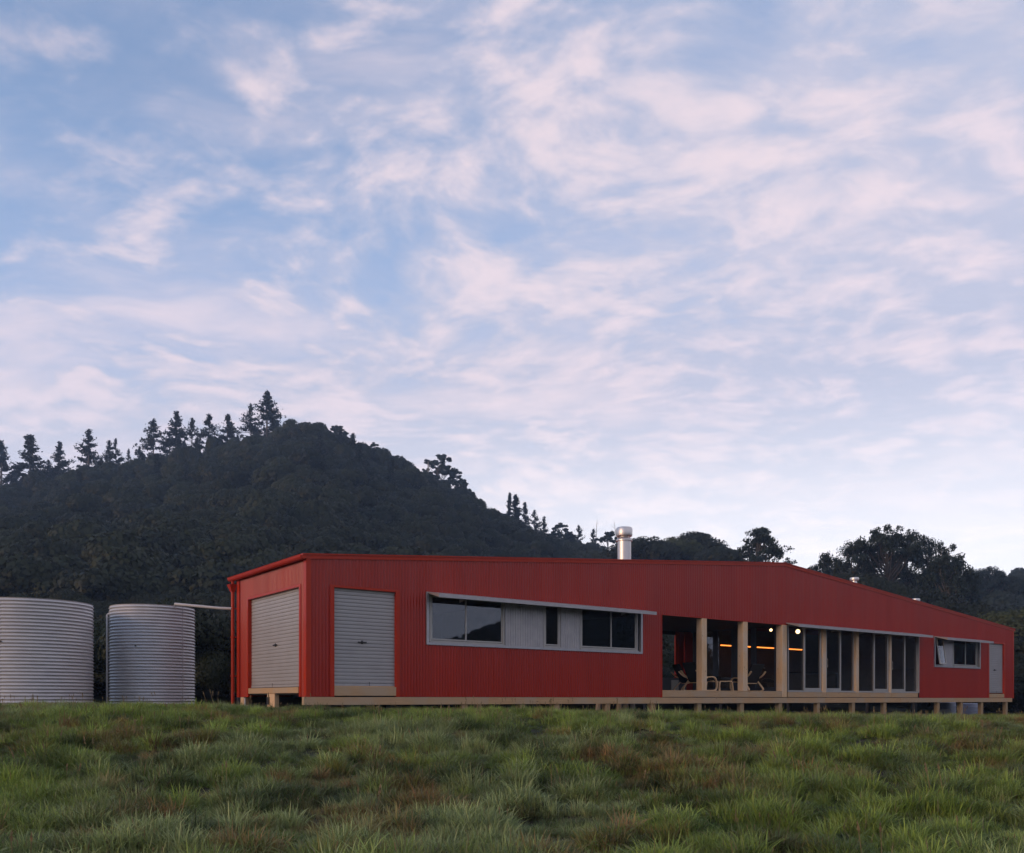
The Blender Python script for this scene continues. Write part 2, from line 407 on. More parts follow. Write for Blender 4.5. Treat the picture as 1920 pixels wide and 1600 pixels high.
def polar(name, r0, r1, nr, na, mat):
    rr = np.geomspace(r0, r1, nr); aa = np.linspace(0, 2 * math.pi, na, endpoint=False)
    Rg, A = np.meshgrid(rr, aa, indexing='ij')
    X = Rg * np.cos(A); Y = Rg * np.sin(A); Z = terrain(X, Y)
    V = np.stack([X, Y, Z], -1).reshape(-1, 3)
    i, k = np.meshgrid(np.arange(nr - 1), np.arange(na), indexing='ij')
    F = np.stack([i * na + k, (i + 1) * na + k, (i + 1) * na + (k + 1) % na, i * na + (k + 1) % na], -1).reshape(-1, 4)
    Fl = [F]
    if r0 < 1: 
        V = np.vstack([V, [[0, 0, tz(0, 0)]]]); c = len(V) - 1
        Fl.append(np.stack([np.full(na, c), np.arange(na), (np.arange(na) + 1) % na], -1))
    o = link(name, make_mesh(name, V, Fl, mat, smooth=True)); o['kind'] = 'structure'; return o
ground = polar('ground', .5, 60, 220, 540, soil)
hills = polar('hills', 60, 720, 110, 360, forest_floor)
tag(ground, 'rough tussocky paddock sloping up to the red house'); tag(hills, 'steep dark bush-covered hillside behind the house')

# ------------------------------------------------------------------ the long red house
# house axes: x runs along the long front, y goes into the house, heights are given above eye level and lifted by LIFT
LIFT = .2
house = empty('farmhouse', (C0[0], C0[1], EYE - LIFT), ROT)
tag(house, 'long low red corrugated steel house with shallow gable, raised on timber piles', 'house')
W, L, RT = 4.1, 32.09, 16.1
ZB = .05
def ztop(t): return 2.955 + 1.325 * (1 - abs(t - RT) / RT)
def H(mb, name, mat, parent=None, **kw):
    kw.setdefault('dz', LIFT)
    return mb.obj(name, mat, parent or house, **kw)

def corrugated(name, x0, x1, zlo, zhi, openings, mat, origin, axis, parent=None, pitch=.076, amp=.008, seg=8, outward=-1, step=None):
    """vertical-rib sheet: columns of quads with the openings left out; axis 'x' runs along the front, 'y' along an end"""
    n = int(round((x1 - x0) / (pitch / seg))); xs = np.linspace(x0, x1, n + 1)
    V = []; F = []
    for i in range(n):
        a, b = xs[i], xs[i + 1]; mid = (a + b) / 2
        spans = [(zlo, None)]
        cuts = sorted([(o[2], o[3]) for o in openings if o[0] <= mid <= o[1]])
        lo = zlo; out = []
        for c0, c1 in cuts:
            if c0 > lo: out.append((lo, c0, False))
            lo = c1
        out.append((lo, None, True))
        ya = amp * math.sin(2 * math.pi * a / pitch) * outward; yb = amp * math.sin(2 * math.pi * b / pitch) * outward
        for s0, s1, top in out:
            ha, hb = (zhi(a), zhi(b)) if top else (s1, s1)
            k = len(V)
            for (p, d, z) in ((a, ya, s0), (b, yb, s0), (b, yb, hb), (a, ya, ha)):
                V.append((p, origin + d, z + LIFT) if axis == 'x' else (origin + d, p, z + LIFT))
            F.append((k, k + 1, k + 2, k + 3))
    V = np.array(V)
    me = make_mesh(name, V, np.array(F), mat, smooth=True)
    # weld the columns so the ribs shade smoothly
    import bmesh
    bm = bmesh.new(); bm.from_mesh(me); bmesh.ops.remove_doubles(bm, verts=bm.verts, dist=1e-4); bm.to_mesh(me); bm.free()
    return link(name, me, parent or house)

D1 = (.61, 2.10, ZB - .1, 2.36); WN1 = (2.87, 9.75, 1.235, 2.43); VER = (10.53, 16.28, ZB - .1, 2.367); SLD = (16.28, 24.33, ZB - .1, 2.42)
WN2 = (25.44, 29.10, 1.225, 2.40); D3 = (29.88, 31.22, ZB - .1, 2.31)
corrugated('front_wall', 0.0, L, ZB, ztop, [D1, WN1, VER, SLD, WN2, D3], red, 0.0, 'x')
corrugated('end_wall', 0.0, W, ZB, lambda s: ztop(0), [(.36, 3.36, ZB - .1, 2.36)], red, 0.0, 'y')
corrugated('end_wall', 0.0, W, ZB, lambda s: ztop(L), [], red, L, 'y', outward=1)
corrugated('rear_wall', 0.0, L, ZB, ztop, [(14.55, 15.50, ZB - .1, 2.25)], red, W, 'x', outward=1, seg=4)
# inner linings so that the rooms are dark and closed
mb = MB()
for t0, t1 in ((0.02, 10.5), (15.9, L - .02)):
    mb.box(t0, t1, W - .09, W - .06, .25, 2.6)
mb.box(.02, 16.2, .09, 4.0, 2.42, 2.44); mb.box(24.4, L - .02, .09, 4.0, 2.42, 2.44)
mb.box(24.36, 24.46, .12, W - .1, .25, 3.45)
mb.box(2.6, 2.68, .1, 4.0, .25, 2.42); mb.box(5.8, 5.86, .1, 4.0, .25, 2.42); mb.box(7.2, 7.26, .1, 4.0, .25, 2.42)
H(mb, 'inner_lining', inner)
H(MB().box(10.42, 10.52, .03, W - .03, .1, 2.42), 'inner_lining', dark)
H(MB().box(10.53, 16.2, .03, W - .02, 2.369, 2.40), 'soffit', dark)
# floor, boards along the veranda edge, bearers, piles
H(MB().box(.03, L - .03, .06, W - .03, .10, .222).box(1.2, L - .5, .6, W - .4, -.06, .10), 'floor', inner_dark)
xs = [10.55, 12.3, 14.7, 16.31]
for k, y in enumerate(np.arange(-.03, 4.0, .145)):
    H(MB().box(10.55, 16.2, y, y + .138, .224, .248), 'deck_board', pine_x, bevel=.003)
EDGE = [(10.60, 12.88), (12.885, 15.94), (16.25, 18.13), (18.37, 20.10), (20.31, 22.25), (22.39, 24.20)]
for a, b in EDGE:
    H(MB().box(a, b, -.035, .012, .058, .222), 'edge_board', pine_x, bevel=.004)
for a, b in ((10.54, 10.595), (18.135, 18.365), (20.105, 20.305), (22.255, 22.385)):
    H(MB().box(a, b, -.032, .012, .058, .222), 'edge_block', pine_x, bevel=.004)
BE = [-.08, 4.6, 9.2, 13.1, 16.2, 18.3, 23.0, 27.6, 31.92]
for a, b in zip(BE[:-1], BE[1:]):
    H(MB().box(a + .002, b - .002, -.028 - (.004 if int(a) % 2 else 0), .06, -.125, .042), 'bearer', pine_x, bevel=.004)
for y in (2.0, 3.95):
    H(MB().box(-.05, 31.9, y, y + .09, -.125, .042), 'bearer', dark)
PILES = [.25, 3.93, 5.63, 6.74, 8.48, 10.19, 12.11, 14.04, 15.93, 17.97, 20.02, 22.02, 25.79, 27.63, 29.32, 31.50]
pm = {}
for j, t in enumerate(PILES):
    for y in ((.0, 3.95) if j % 2 else (.0,)):
        gx, gy = C0 + DX * t + DY * y; zg = tz(gx, gy) - EYE - .25
        H(MB().box(t - .085, t + .085, y + .004, y + .15, zg, -.127), 'pile', pile_wood if y < 1 else dark, bevel=.01)  # rear row takes the dark material: underfloor shade put into its colour
# end wall: step board, pile and packer, waste pipe
H(MB().box(-.03, .02, .37, 3.30, .128, .252), 'step_board', pine_x)
g = tz(*(C0 + DY * 2)) - EYE - .2
H(MB().box(-.012, .10, 1.72, 2.16, g, .125), 'pile', pine_z, bevel=.01)
H(MB().tube([(.03, 3.68, g), (.03, 3.68, .03)], .025), 'waste_pipe', white_pvc)
H(MB().box(-.0, .14, 3.72, 3.92, g, .045), 'pile', pine_z, bevel=.01)

# folded flashings
def flash(boxes, name='flashing', mat=red_trim, **kw):
    mb = MB()
    for b in boxes: mb.box(*b)
    return H(mb, name, mat, **kw)
flash([(-.020, .085, -.018, -.010, ZB - .015, 2.93), (-.020, -.010, -.010, .11, ZB - .015, 2.93)], 'corner_flashing')
flash([(L - .085, L + .020, -.018, -.010, ZB - .015, 2.93), (L + .010, L + .020, -.010, .1, ZB - .015, 2.93)], 'corner_flashing')
flash([(-.020, -.010, W - .16, W + .02, ZB - .015, 2.93), (-.010, .1, W + .010, W + .02, ZB - .015, 2.93)], 'corner_flashing')
def door_trim(x0, x1, z0, z1, depth=.09, parent=None):
    return flash([(x0 - .085, x0 + .004, -.016, depth, z0, z1 + .05), (x1 - .004, x1 + .085, -.0155, depth, z0, z1 + .0495), (x0 + .004, x1 - .004, -.0165, depth, z1, z1 + .0492)], 'door_surround')
door_trim(D1[0], D1[1], ZB, 2.36); door_trim(D3[0], D3[1], ZB, 2.31)
flash([(10.525, 10.536, -.014, .05, ZB - .01, 2.367), (10.536, 16.28, -.013, .06, 2.352, 2.3675)], 'opening_flashing')
# end door surround, faces the tanks
def end_boxes(x0, x1, z0, z1):
    return [(-.016, .09, x0 - .085, x0 + .004, z0, z1 + .05), (-.0155, .09, x1 - .004, x1 + .055, z0, z1 + .0495), (-.0165, .09, x0 + .004, x1 - .004, z1, z1 + .0492)]
flash(end_boxes(.36, 3.36, ZB, 2.36), 'door_surround')

# roof sheets (ribs run down the slope), barge caps, ridge cap
def roof(t0, t1, name='roof'):
    n = 54 * 6; ys = np.linspace(-.02, W + .02, n + 1); V = []
    for t in (t0, t1):
        for y in ys: V.append((t, y, ztop(min(max(t, 0), L)) + (-.0823 * (0 - t) if t < 0 else 0) - (.0823 * (t - L) if t > L else 0) + .012 + .008 * math.sin(2 * math.pi * y / .076) + LIFT))
    F = np.array([(i, i + 1, n + 2 + i, n + 1 + i) for i in range(n)])
    return link(name, make_mesh(name, V, F, red, smooth=True), house)
roof(-.09, RT); roof(RT, L + .09)
link('roof_lining', make_mesh('roof_lining', [(0.02, .03, ztop(0) - .06 + LIFT), (RT, .03, ztop(RT) - .06 + LIFT), (L - .02, .03, ztop(L) - .06 + LIFT), (L - .02, W - .03, ztop(L) - .06 + LIFT), (RT, W - .03, ztop(RT) - .06 + LIFT), (.02, W - .03, ztop(0) - .06 + LIFT)], [[(0, 1, 4, 5), (1, 2, 3, 4)]], inner), house)
def barge(t0, t1, y0, y1, face):
    def zz(t): return ztop(min(max(t, 0), L)) - (.0823 * max(0, -t)) - .0823 * max(0, t - L)
    mb = MB()
    # cap over the sheet ends
    V = [(t, y, zz(t) + dzz) for t in (t0, t1) for (y, dzz) in ((y0, .055), (y1, .055), (y1, .028), (y0, .028))]
    mb.add(V, [(0, 1, 2, 3), (4, 7, 6, 5), (0, 4, 5, 1), (1, 5, 6, 2), (2, 6, 7, 3), (3, 7, 4, 0)])
    V = [(t, y, zz(t) + dzz) for t in (t0, t1) for (y, dzz) in ((face, .0279), (face + .006, .0279), (face + .006, -.055), (face, -.055))]
    mb.add(V, [(0, 1, 2, 3), (4, 7, 6, 5), (0, 4, 5, 1), (1, 5, 6, 2), (2, 6, 7, 3), (3, 7, 4, 0)])
    H(mb, 'barge_cap', red_trim)
barge(-.10, RT, -.045, .16, -.026); barge(RT + .001, L + .12, -.045, .16, -.026)
barge(-.10, RT, W - .16, W + .045, W + .02); barge(RT + .001, L + .12, W - .16, W + .045, W + .02)
mb = MB(); zr = ztop(RT) + .045
mb.prism([(RT - .2, zr - .0165), (RT, zr), (RT + .2, zr - .0165), (RT + .2, zr - .02), (RT, zr - .004), (RT - .2, zr - .02)], 'y', -.05, W + .05)
H(mb, 'ridge_cap', red_trim)

# gutter on the tank end, rain head, downpipe
mb = MB()
def arc(cx, cz, r, a0, a1, n=10): return [(cx + r * math.cos(R(a0 + (a1 - a0) * i / n)), cz + r * math.sin(R(a0 + (a1 - a0) * i / n))) for i in range(n + 1)]
ring_o = arc(-.095, 2.955, .075, 180, 360); ring_i = arc(-.095, 2.955, .069, 360, 180)
prof = [(-.178, 2.975), *ring_o, (-.02, 2.985), (-.026, 2.985), *ring_i, (-.172, 2.975)]
n = len(prof); V = [(x, y, z) for y in (-.06, 4.36) for x, z in prof]
mb.add(V, [(i, (i + 1) % n, n + (i + 1) % n, n + i) for i in range(n)])
mb.prism([(-.16, 2.96), *arc(-.095, 2.955, .068, 180, 360), (-.03, 2.96)], 'y', -.062, -.056); mb.prism([(-.16, 2.96), *arc(-.095, 2.955, .068, 180, 360), (-.03, 2.96)], 'y', 4.356, 4.362)
H(mb, 'gutter', red_trim)
mb = MB(); mb.add([(-.20, 4.10, 2.80), (-.02, 4.10, 2.80), (-.02, 4.32, 2.80), (-.20, 4.32, 2.80), (-.13, 4.16, 2.62), (-.05, 4.16, 2.62), (-.05, 4.26, 2.62), (-.13, 4.26, 2.62)],
    [(0, 1, 2, 3), (7, 6, 5, 4), (0, 4, 5, 1), (1, 5, 6, 2), (2, 6, 7, 3), (3, 7, 4, 0)])
mb.tube([(-.09, 4.2, 2.80), (-.09, 4.2, 2.90)], .04)
H(mb, 'rain_head', red_trim)
gz = tz(*(C0 + DX * -.09 + DY * 4.2)) - EYE
dp = H(MB().tube([(-.09, 4.2, gz), (-.09, 4.2, 2.66)], .042, 12), 'downpipe', red_trim, smooth=True)
for z in (.55, 1.5, 2.2):
    b = MB().box(-.14, -.01, 4.17, 4.23, z, z + .03).obj('pipe_bracket', red_trim, dp, dz=LIFT)
# small plinth feet of the end wall are flush; roller doors
def roller(x0, x1, z0, z1, axis, depth, name='roller_door'):
    """curtain of rolled slats with bottom rail, handle and lock"""
    n = int(round((z1 - z0 - .05) / .0775)) ; prof = []
    zz = np.linspace(z0 + .055, z1 + .02, n + 1)
    for i in range(n):
        a, b = zz[i], zz[i + 1]; h = b - a
        prof += [(0, a), (.013, a + .10 * h), (.015, a + .5 * h), (.013, a + .88 * h), (.0, a + .93 * h)]
    prof.append((0, zz[-1]))
    V = []
    for p in (x0, x1):
        for d, z in prof:
            V.append((p, depth - d, z) if axis == 'x' else (depth - d, p, z))
    m = len(prof); F = [(i, i + 1, m + i + 1, m + i) for i in range(m - 1)]
    o = H(MB().add(V, F), name, shutter)
    def bx(a, b, d0, d1, c, d): return (a, b, depth + d0, depth + d1, c, d) if axis == 'x' else (depth + d0, depth + d1, a, b, c, d)
    MB().box(*bx(x0, x1, -.022, .015, z0, z0 + .052)).obj('bottom_rail', galv_sheet if axis == 'x' else shutter, o, dz=LIFT)
    xm = (x0 + x1) / 2; zm = z0 + .93
    if x1 - x0 < 2: xm = x0 + (x1 - x0) * .46
    MB().box(*bx(xm - .10, xm + .10, -.045, -.016, zm, zm + .026)).box(*bx(xm - .02, xm + .02, -.03, -.012, zm - .02, zm + .05)).obj('handle', black_rubber, o, dz=LIFT)
    MB().box(*bx(xm + .17, xm + .18, -.026, -.02, z0 + .002, z0 + .09)).obj('rail_clip', black_rubber, o, dz=LIFT)
    return o
roller(.614, 2.096, .283, 2.358, 'x', .075); roller(.364, 3.356, .266, 2.358, 'y', .085); roller(29.884, 31.216, .262, 2.308, 'x', .07)
H(MB().box(.60, 2.12, -.012, .05, .072, .262), 'sill_board', pine_x, bevel=.003)
H(MB().box(.612, 2.10, .05, .10, .255, .283), 'sill_board', pine_x)
H(MB().box(29.86, 31.28, -.012, .05, .058, .22), 'sill_board', pine_x, bevel=.003)

# windows: outer galvanised surround > frames, sashes, panes, ribbed infill panels
def frame_mb(x0, x1, z0, z1, w, y0, y1, mb=None, bottom=None):
    mb = mb or MB(); b = bottom or w
    return mb.box(x0, x0 + w, y0, y1, z0, z1).box(x1 - w, x1, y0, y1, z0, z1).box(x0 + w, x1 - w, y0, y1, z1 - w, z1).box(x0 + w, x1 - w, y0, y1, z0, z0 + b)
def K(mb, name, mat, parent, **kw): return mb.obj(name, mat, parent, dz=LIFT, **kw)
def ribbed(x0, x1, z0, z1, y, parent):
    n = int((x1 - x0) / .0095); xs = np.linspace(x0, x1, n + 1); V = []
    for z in (z0, z1):
        for x in xs: V.append((x, y - .008 * math.sin(2 * math.pi * x / .076), z + LIFT))
    return link('ribbed_panel', make_mesh('ribbed_panel', V, np.array([(i, i + 1, n + 2 + i, n + 1 + i) for i in range(n)]), galv_sheet, smooth=True), parent)
def window_unit(x0, x1, z0, z1, bays, panels):
    """bays: (a, b, mullion list); panels: ribbed infill between them"""
    w = H(frame_mb(x0, x1, z0, z1, .065, -.035, .10, bottom=.055), 'window', galv)
    for a, b, muls in bays:
        K(frame_mb(a, b, z0 + .06, z1 - .03, .045, .028, .088), 'window_frame', alu, w)
        e = [a + .045] + muls + [b - .045]
        for i in range(len(e) - 1):
            p, q = e[i], e[i + 1]; off = .0 if i % 2 == 0 else .018
            K(frame_mb(p - (.03 if i else 0), q, z0 + .115, z1 - .075, .034, .034 + off, .056 + off), 'sash', alu, w)
            K(MB().box(p + .034 - (.03 if i else 0), q - .034, .044 + off, .048 + off, z0 + .149, z1 - .109), 'pane', glass, w)
        K(MB().box(a, b, -.012, .03, z0 + .058, z0 + .078), 'sill', alu, w)
    for a, b in panels: ribbed(a, b, z0 + .05, z1 - .03, .03, w)
    return w
window_unit(2.87, 9.75, 1.235, 2.43, [(2.98, 5.10, [4.0]), (6.32, 6.86, []), (7.53, 9.62, [8.65])], [(5.11, 6.31), (6.87, 7.52)])
w2 = window_unit(25.44, 29.10, 1.225, 2.40, [(26.97, 28.95, [28.0])], [(26.15, 26.95)])
# the left casement of the small window stands open, top hung
K(frame_mb(25.55, 26.14, 1.285, 2.36, .04, .03, .085), 'window_frame', alu, w2)
cm = frame_mb(25.60, 26.12, -1.0, 0, .045, -.02, .02)
o = cm.obj('open_sash', alu, w2, dz=0); o.location = (0, -.0, 2.33 + LIFT); o.rotation_euler = (R(-8), 0, 0)
# its glass rides in the same sash
K2 = MB().box(25.645, 26.075, -.003, .003, -.955, -.045); pn = K2.obj('pane', glass, w2, dz=0); pn.location = o.location; pn.rotation_euler = o.rotation_euler

# sliding doors
mbw = frame_mb(16.29, 24.33, .228, 2.40, .035, -.02, .10)
sl = H(mbw, 'sliding_doors', alu)
def leaf(a, b, y, stile, bot, handle=None, fixed=False):
    o = K(frame_mb(a, b, .262, 2.37, stile, y, y + .035, bottom=bot), 'door_leaf', alu, sl)
    K(MB().box(a + stile, b - stile, y + .014, y + .019, .262 + bot, 2.37 - stile), 'pane', glass, sl)
    if handle:
        K(MB().tube([(handle, y - .0, 1.05), (handle, y - .05, 1.08), (handle, y - .05, 1.33), (handle, y - .0, 1.36)], .012, 6), 'pull_handle', alu, sl)
for a, m, b, order in ((16.33, 17.20, 18.13, 'fs'), (18.37, 19.25, 20.10, 'sf'), (20.31, 21.32, 22.25, 'fs'), (22.39, 23.37, 24.30, 'sf')):
    if order == 'fs': leaf(a, m + .03, .055, .035, .02); leaf(m - .03, b, .012, .075, .10, b - .05)
    else: leaf(a, m + .03, .012, .075, .10, a + .05); leaf(m - .03, b, .055, .035, .02)
for a, b in ((18.155, 18.345), (20.125, 20.285), (22.265, 22.375)):
    H(MB().box(a, b, -.03, .14, .222, 2.41), 'post', pine_z, bevel=.004)
# return glazing between veranda and living room, facing the tanks
rt = H(MB().box(16.19, 16.25, .20, W - .1, .249, .31), 'side_doors', grey_panel)
K(MB().box(16.19, 16.25, .20, W - .1, 2.33, 2.366), 'head_rail', grey_panel, rt)
FR = [(.24, .44), (1.16, 1.36), (1.88, 2.16), (2.76, 2.96), (3.64, 3.86)]
for a, b in FR: K(MB().box(16.185, 16.245, a, b, .31, 2.33), 'door_stile', grey_panel, rt)
for (a, b), (c, d) in zip(FR[:-1], FR[1:]):
    K(MB().box(16.21, 16.215, b, c, .38, 2.33), 'pane', glass, rt); K(MB().box(16.19, 16.24, b, c, .31, .38), 'bottom_rail', grey_panel, rt)
K(MB().box(16.17, 16.20, .80, .84, 1.0, 1.0 + .02), 'latch', alu, rt)
# veranda posts
for a, b in ((12.19, 12.41), (14.06, 14.28), (15.96, 16.20)):
    H(MB().box(a, b, -.036 if a > 15 else -.01, .20, .249 if a < 15 else .058, 2.350), 'post', pine_z, bevel=.006)
# jamb of the rear opening
flash([(15.50, 15.68, W - .05, W - .005, .25, 2.30)], 'opening_flashing')
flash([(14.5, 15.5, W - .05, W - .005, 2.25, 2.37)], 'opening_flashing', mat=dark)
H(MB().box(15.86, 16.28, W - .16, W - .10, .25, 2.37), 'veranda_lining', red)

# canopies: folded steel awnings with a front lip
def canopy(x0, x1, zh):
    V = []
    th = .006
    mb = MB()
    mb.add([(x0, -.016, zh), (x1, -.016, zh), (x1, -.50, zh - .085), (x0, -.50, zh - .085), (x0, -.016, zh - th), (x1, -.016, zh - th), (x1, -.50, zh - .085 - th), (x0, -.50, zh - .085 - th)],
           [(3, 2, 1, 0), (4, 5, 6, 7), (0, 1, 5, 4), (1, 2, 6, 5), (2, 3, 7, 6), (3, 0, 4, 7)])
    c = H(mb, 'canopy', galv_sheet)
    K(MB().box(x0, x1, -.508, -.5005, zh - .168, zh - .083), 'canopy_lip', galv_sheet, c)
    for x in (x0, x1 - .004): 
        K(MB().add([(x, -.016, zh - .007), (x, -.50, zh - .092), (x, -.50, zh - .166), (x, -.016, zh - .03), (x + .004, -.016, zh - .007), (x + .004, -.50, zh - .092), (x + .004, -.50, zh - .166), (x + .004, -.016, zh - .03)],
             [(0, 1, 2, 3), (7, 6, 5, 4), (0, 4, 5, 1), (1, 5, 6, 2), (2, 6, 7, 3), (3, 7, 4, 0)]), 'canopy_end', galv_sheet, c)
    n = max(2, int((x1 - x0) / 1.5))
    for i in range(n):
        x = x0 + (x1 - x0) * (i + .5) / n
        K(MB().add([(x, -.02, zh - .010), (x, -.47, zh - .092), (x, -.47, zh - .115), (x, -.02, zh - .20), (x + .006, -.02, zh - .010), (x + .006, -.47, zh - .092), (x + .006, -.47, zh - .115), (x + .006, -.02, zh - .20)],
             [(0, 1, 2, 3), (7, 6, 5, 4), (0, 4, 5, 1), (1, 5, 6, 2), (2, 6, 7, 3), (3, 7, 4, 0)]), 'bracket', galv_sheet, c)
canopy(2.90, 9.80, 2.435); canopy(16.18, 24.40, 2.435); canopy(25.47, 29.18, 2.405)

def house_pt(t, y, z): 
    p = C0 + DX * t + DY * y; return (float(p[0]), float(p[1]), z + EYE)

# roof fixtures: each bolted on the roof, parts of the house
def roof_z(t): return ztop(t) + .02
fl = H(MB().lathe([(.195, roof_z(10.05) - .05), (.195, 4.50), (.197, 4.50), (.197, 4.51), (.19, 4.51)], (10.05, 1.0, 0), 32), 'chimney', stainless, smooth=True)
K(MB().lathe([(.19, 4.50), (.235, 4.50), (.235, 4.53), (.165, 4.61), (.16, 4.61)], (10.05, 1.0, 0), 32), 'collar', stainless, fl, smooth=True)
K(MB().lathe([(.15, 4.60), (.15, 4.66), (.14, 4.66)], (10.05, 1.0, 0), 24), 'inner_flue', stainless, fl, smooth=True)
K(MB().lathe([(.16, 4.655), (.225, 4.64), (.235, 4.68), (.235, 4.85), (.21, 4.885), (.1, 4.89), (.02, 4.892)], (10.05, 1.0, 0), 32), 'cowl', stainless, fl, smooth=True)
for k in range(3):
    a = k * 2.09 + .5; K(MB().box(10.05 + .19 * math.cos(a) - .008, 10.05 + .19 * math.cos(a) + .008, 1 + .19 * math.sin(a) - .008, 1 + .19 * math.sin(a) + .008, 4.52, 4.68), 'strut', stainless, fl)
for t, zt in ((21.67, 4.447), (25.96, 3.971)):
    v = H(MB().lathe([(.14, roof_z(t) - .05), (.10, zt - .26), (.085, zt - .13), (.085, zt - .10)], (t, 1.0, 0), 24), 'roof_vent', stainless, smooth=True)
    K(MB().lathe([(.08, zt - .12), (.155, zt - .115), (.165, zt - .06), (.15, zt - .015), (.05, zt), (.01, zt)], (t, 1.0, 0), 24), 'cap', stainless, v, smooth=True)

# ------------------------------------------------------------------ things in and around the house
# lamps
def globe(t, y, z, r, label):
    e = empty('pendant_lamp', house_pt(t, y, z - r)); tag(e, label, 'lamp', 'lit round lamps in the living room')
    MB().lathe([(r * math.sin(a), r - r * math.cos(a)) for a in np.linspace(.12, 3.02, 10)], (0, 0, 0), 16).obj('lamp_globe', lamp_glow, e, smooth=True)
    MB().tube([(0, 0, 2 * r - .004), (0, 0, max(.3, ztop(t) + EYE - .08 - (z - r) - EYE))], .006, 6).obj('cord', black_rubber, e)
globe(17.97, .8, 2.281, .072, 'lit globe lamp right of the third veranda post, under the canopy')
globe(18.93, 2.6, 2.492, .05, 'smaller lit globe lamp seen left of the third veranda post')
st = empty('strip_lamp', house_pt(19.9, W - .42, 1.94), ROT); tag(st, 'long thin orange glowing strip lamp inside the dark living room', 'lamp')
MB().box(-2.5, 2.48, -.03, .03, -.02, .05).obj('lamp_housing', black_rubber, st)
MB().box(-2.48, 2.46, -.045, -.031, -.022, .022).obj('lamp_tube', strip_glow, st)

# low bench with cupboard in the rear opening
b = empty('outdoor_bench', house_pt(14.0, W - .55, .248), ROT); tag(b, 'charcoal bench with a pale cupboard front at the rear of the veranda', 'bench')
MB().box(-1.6, 1.5, 0, .45, 0, .43).obj('carcass', grey_panel, b)
MB().box(-1.62, 1.5, -.03, .47, .432, .475).obj('bench_top', grey_panel, b, bevel=.005)
MB().box(.72, 1.08, -.03, -.002, .04, .40).obj('cupboard_door', pale_panel, b, bevel=.004)

# bentwood lounge chairs
def spline(pts, n=5):
    P = [np.array(p, float) for p in pts]; P = [2 * P[0] - P[1]] + P + [2 * P[-1] - P[-2]]; out = []
    for i in range(1, len(P) - 2):
        for k in range(n):
            t = k / n; a, b_, c, d = P[i - 1], P[i], P[i + 1], P[i + 2]
            out.append(.5 * ((2 * b_) + (-a + c) * t + (2 * a - 5 * b_ + 4 * c - d) * t * t + (-a + 3 * b_ - 3 * c + d) * t ** 3))
    out.append(P[-2]); return out
def strap(pts, y, w=.055, th=.03):
    """flat bent lath following pts in x/z"""
    pts = spline(pts); mb = MB(); V = []
    for i, p in enumerate(pts):
        d = pts[min(i + 1, len(pts) - 1)] - pts[max(i - 1, 0)]; d /= np.linalg.norm(d) + 1e-9; nx, nz = -d[1], d[0]
        for yy, s in ((y, 1), (y + w, 1), (y + w, -1), (y, -1)): V.append((p[0] + nx * s * th / 2, yy, p[1] + nz * s * th / 2))
    F = [(i * 4 + k, i * 4 + (k + 1) % 4, i * 4 + 4 + (k + 1) % 4, i * 4 + 4 + k) for i in range(len(pts) - 1) for k in range(4)] + [(3, 2, 1, 0), tuple(range(len(V) - 4, len(V)))]
    return mb.add(V, F)
def slab(pts, y0, y1, th):
    pts = spline(pts, 4); V = []
    for i, p in enumerate(pts):
        d = pts[min(i + 1, len(pts) - 1)] - pts[max(i - 1, 0)]; d /= np.linalg.norm(d) + 1e-9
        for yy, s in ((y0, 1), (y1, 1), (y1, -1), (y0, -1)): V.append((p[0] - d[1] * s * th / 2, yy, p[1] + d[0] * s * th / 2))
    F = [(i * 4 + k, i * 4 + (k + 1) % 4, i * 4 + 4 + (k + 1) % 4, i * 4 + 4 + k) for i in range(len(pts) - 1) for k in range(4)] + [(3, 2, 1, 0), tuple(range(len(V) - 4, len(V)))]
    return MB().add(V, F)
def chair(loc, rz, label):
    c = empty('lounge_chair', loc, rz); tag(c, label, 'chair', 'bentwood lounge chairs on the veranda')
    for y in (-.33, .28):
        strap([(-.52, .62), (-.40, .50), (-.24, .43), (.0, .42), (.24, .43), (.36, .36), (.41, .18), (.36, .04), (.18, .012), (-.1, .012)], y).obj('side_frame', birch, c)
        strap([(-.02, .41), (-.16, .33), (-.32, .18), (-.42, .06), (-.34, .012), (-.1, .012)], y).obj('rear_leg', birch, c)
    for x, z in ((.30, .30), (-.16, .26)):
        MB().box(x - .015, x + .015, -.28, .28, z - .02, z + .02).obj('cross_rail', birch, c)
    slab([(.36, .40), (.1, .335), (-.18, .29)], -.27, .27, .07).obj('seat', black_fabric, c, bevel=.015)
    slab([(-.20, .30), (-.34, .56), (-.50, .86)], -.26, .26, .06).obj('backrest', black_fabric, c, bevel=.015)
    return c
FZ = .249
chair(house_pt(13.22, .95, FZ), ROT, 'bentwood lounge chair in profile behind the first veranda post')
chair(house_pt(13.9, 1.95, FZ), ROT + R(-25), 'bentwood lounge chair half hidden beyond the first one')
chair(house_pt(15.45, .95, FZ), ROT + R(82), 'bentwood lounge chair with its back turned, behind the second post')
ot = empty('footstool', house_pt(14.12, .95, FZ), ROT); tag(ot, 'black cushioned bentwood footstool in front of the profile chair', 'footstool')
slab([(-.26, .40), (0, .375), (.26, .40)], -.26, .26, .07).obj('cushion', black_fabric, ot, bevel=.015)
for y in (-.28, .24):
    strap([(-.27, .30), (0, .30), (.24, .30), (.30, .2), (.33, .0)], y, .04).obj('leg_frame', birch, ot)
    strap([(-.27, .30), (-.31, .2), (-.33, 0)], y, .04).obj('leg_frame', birch, ot)

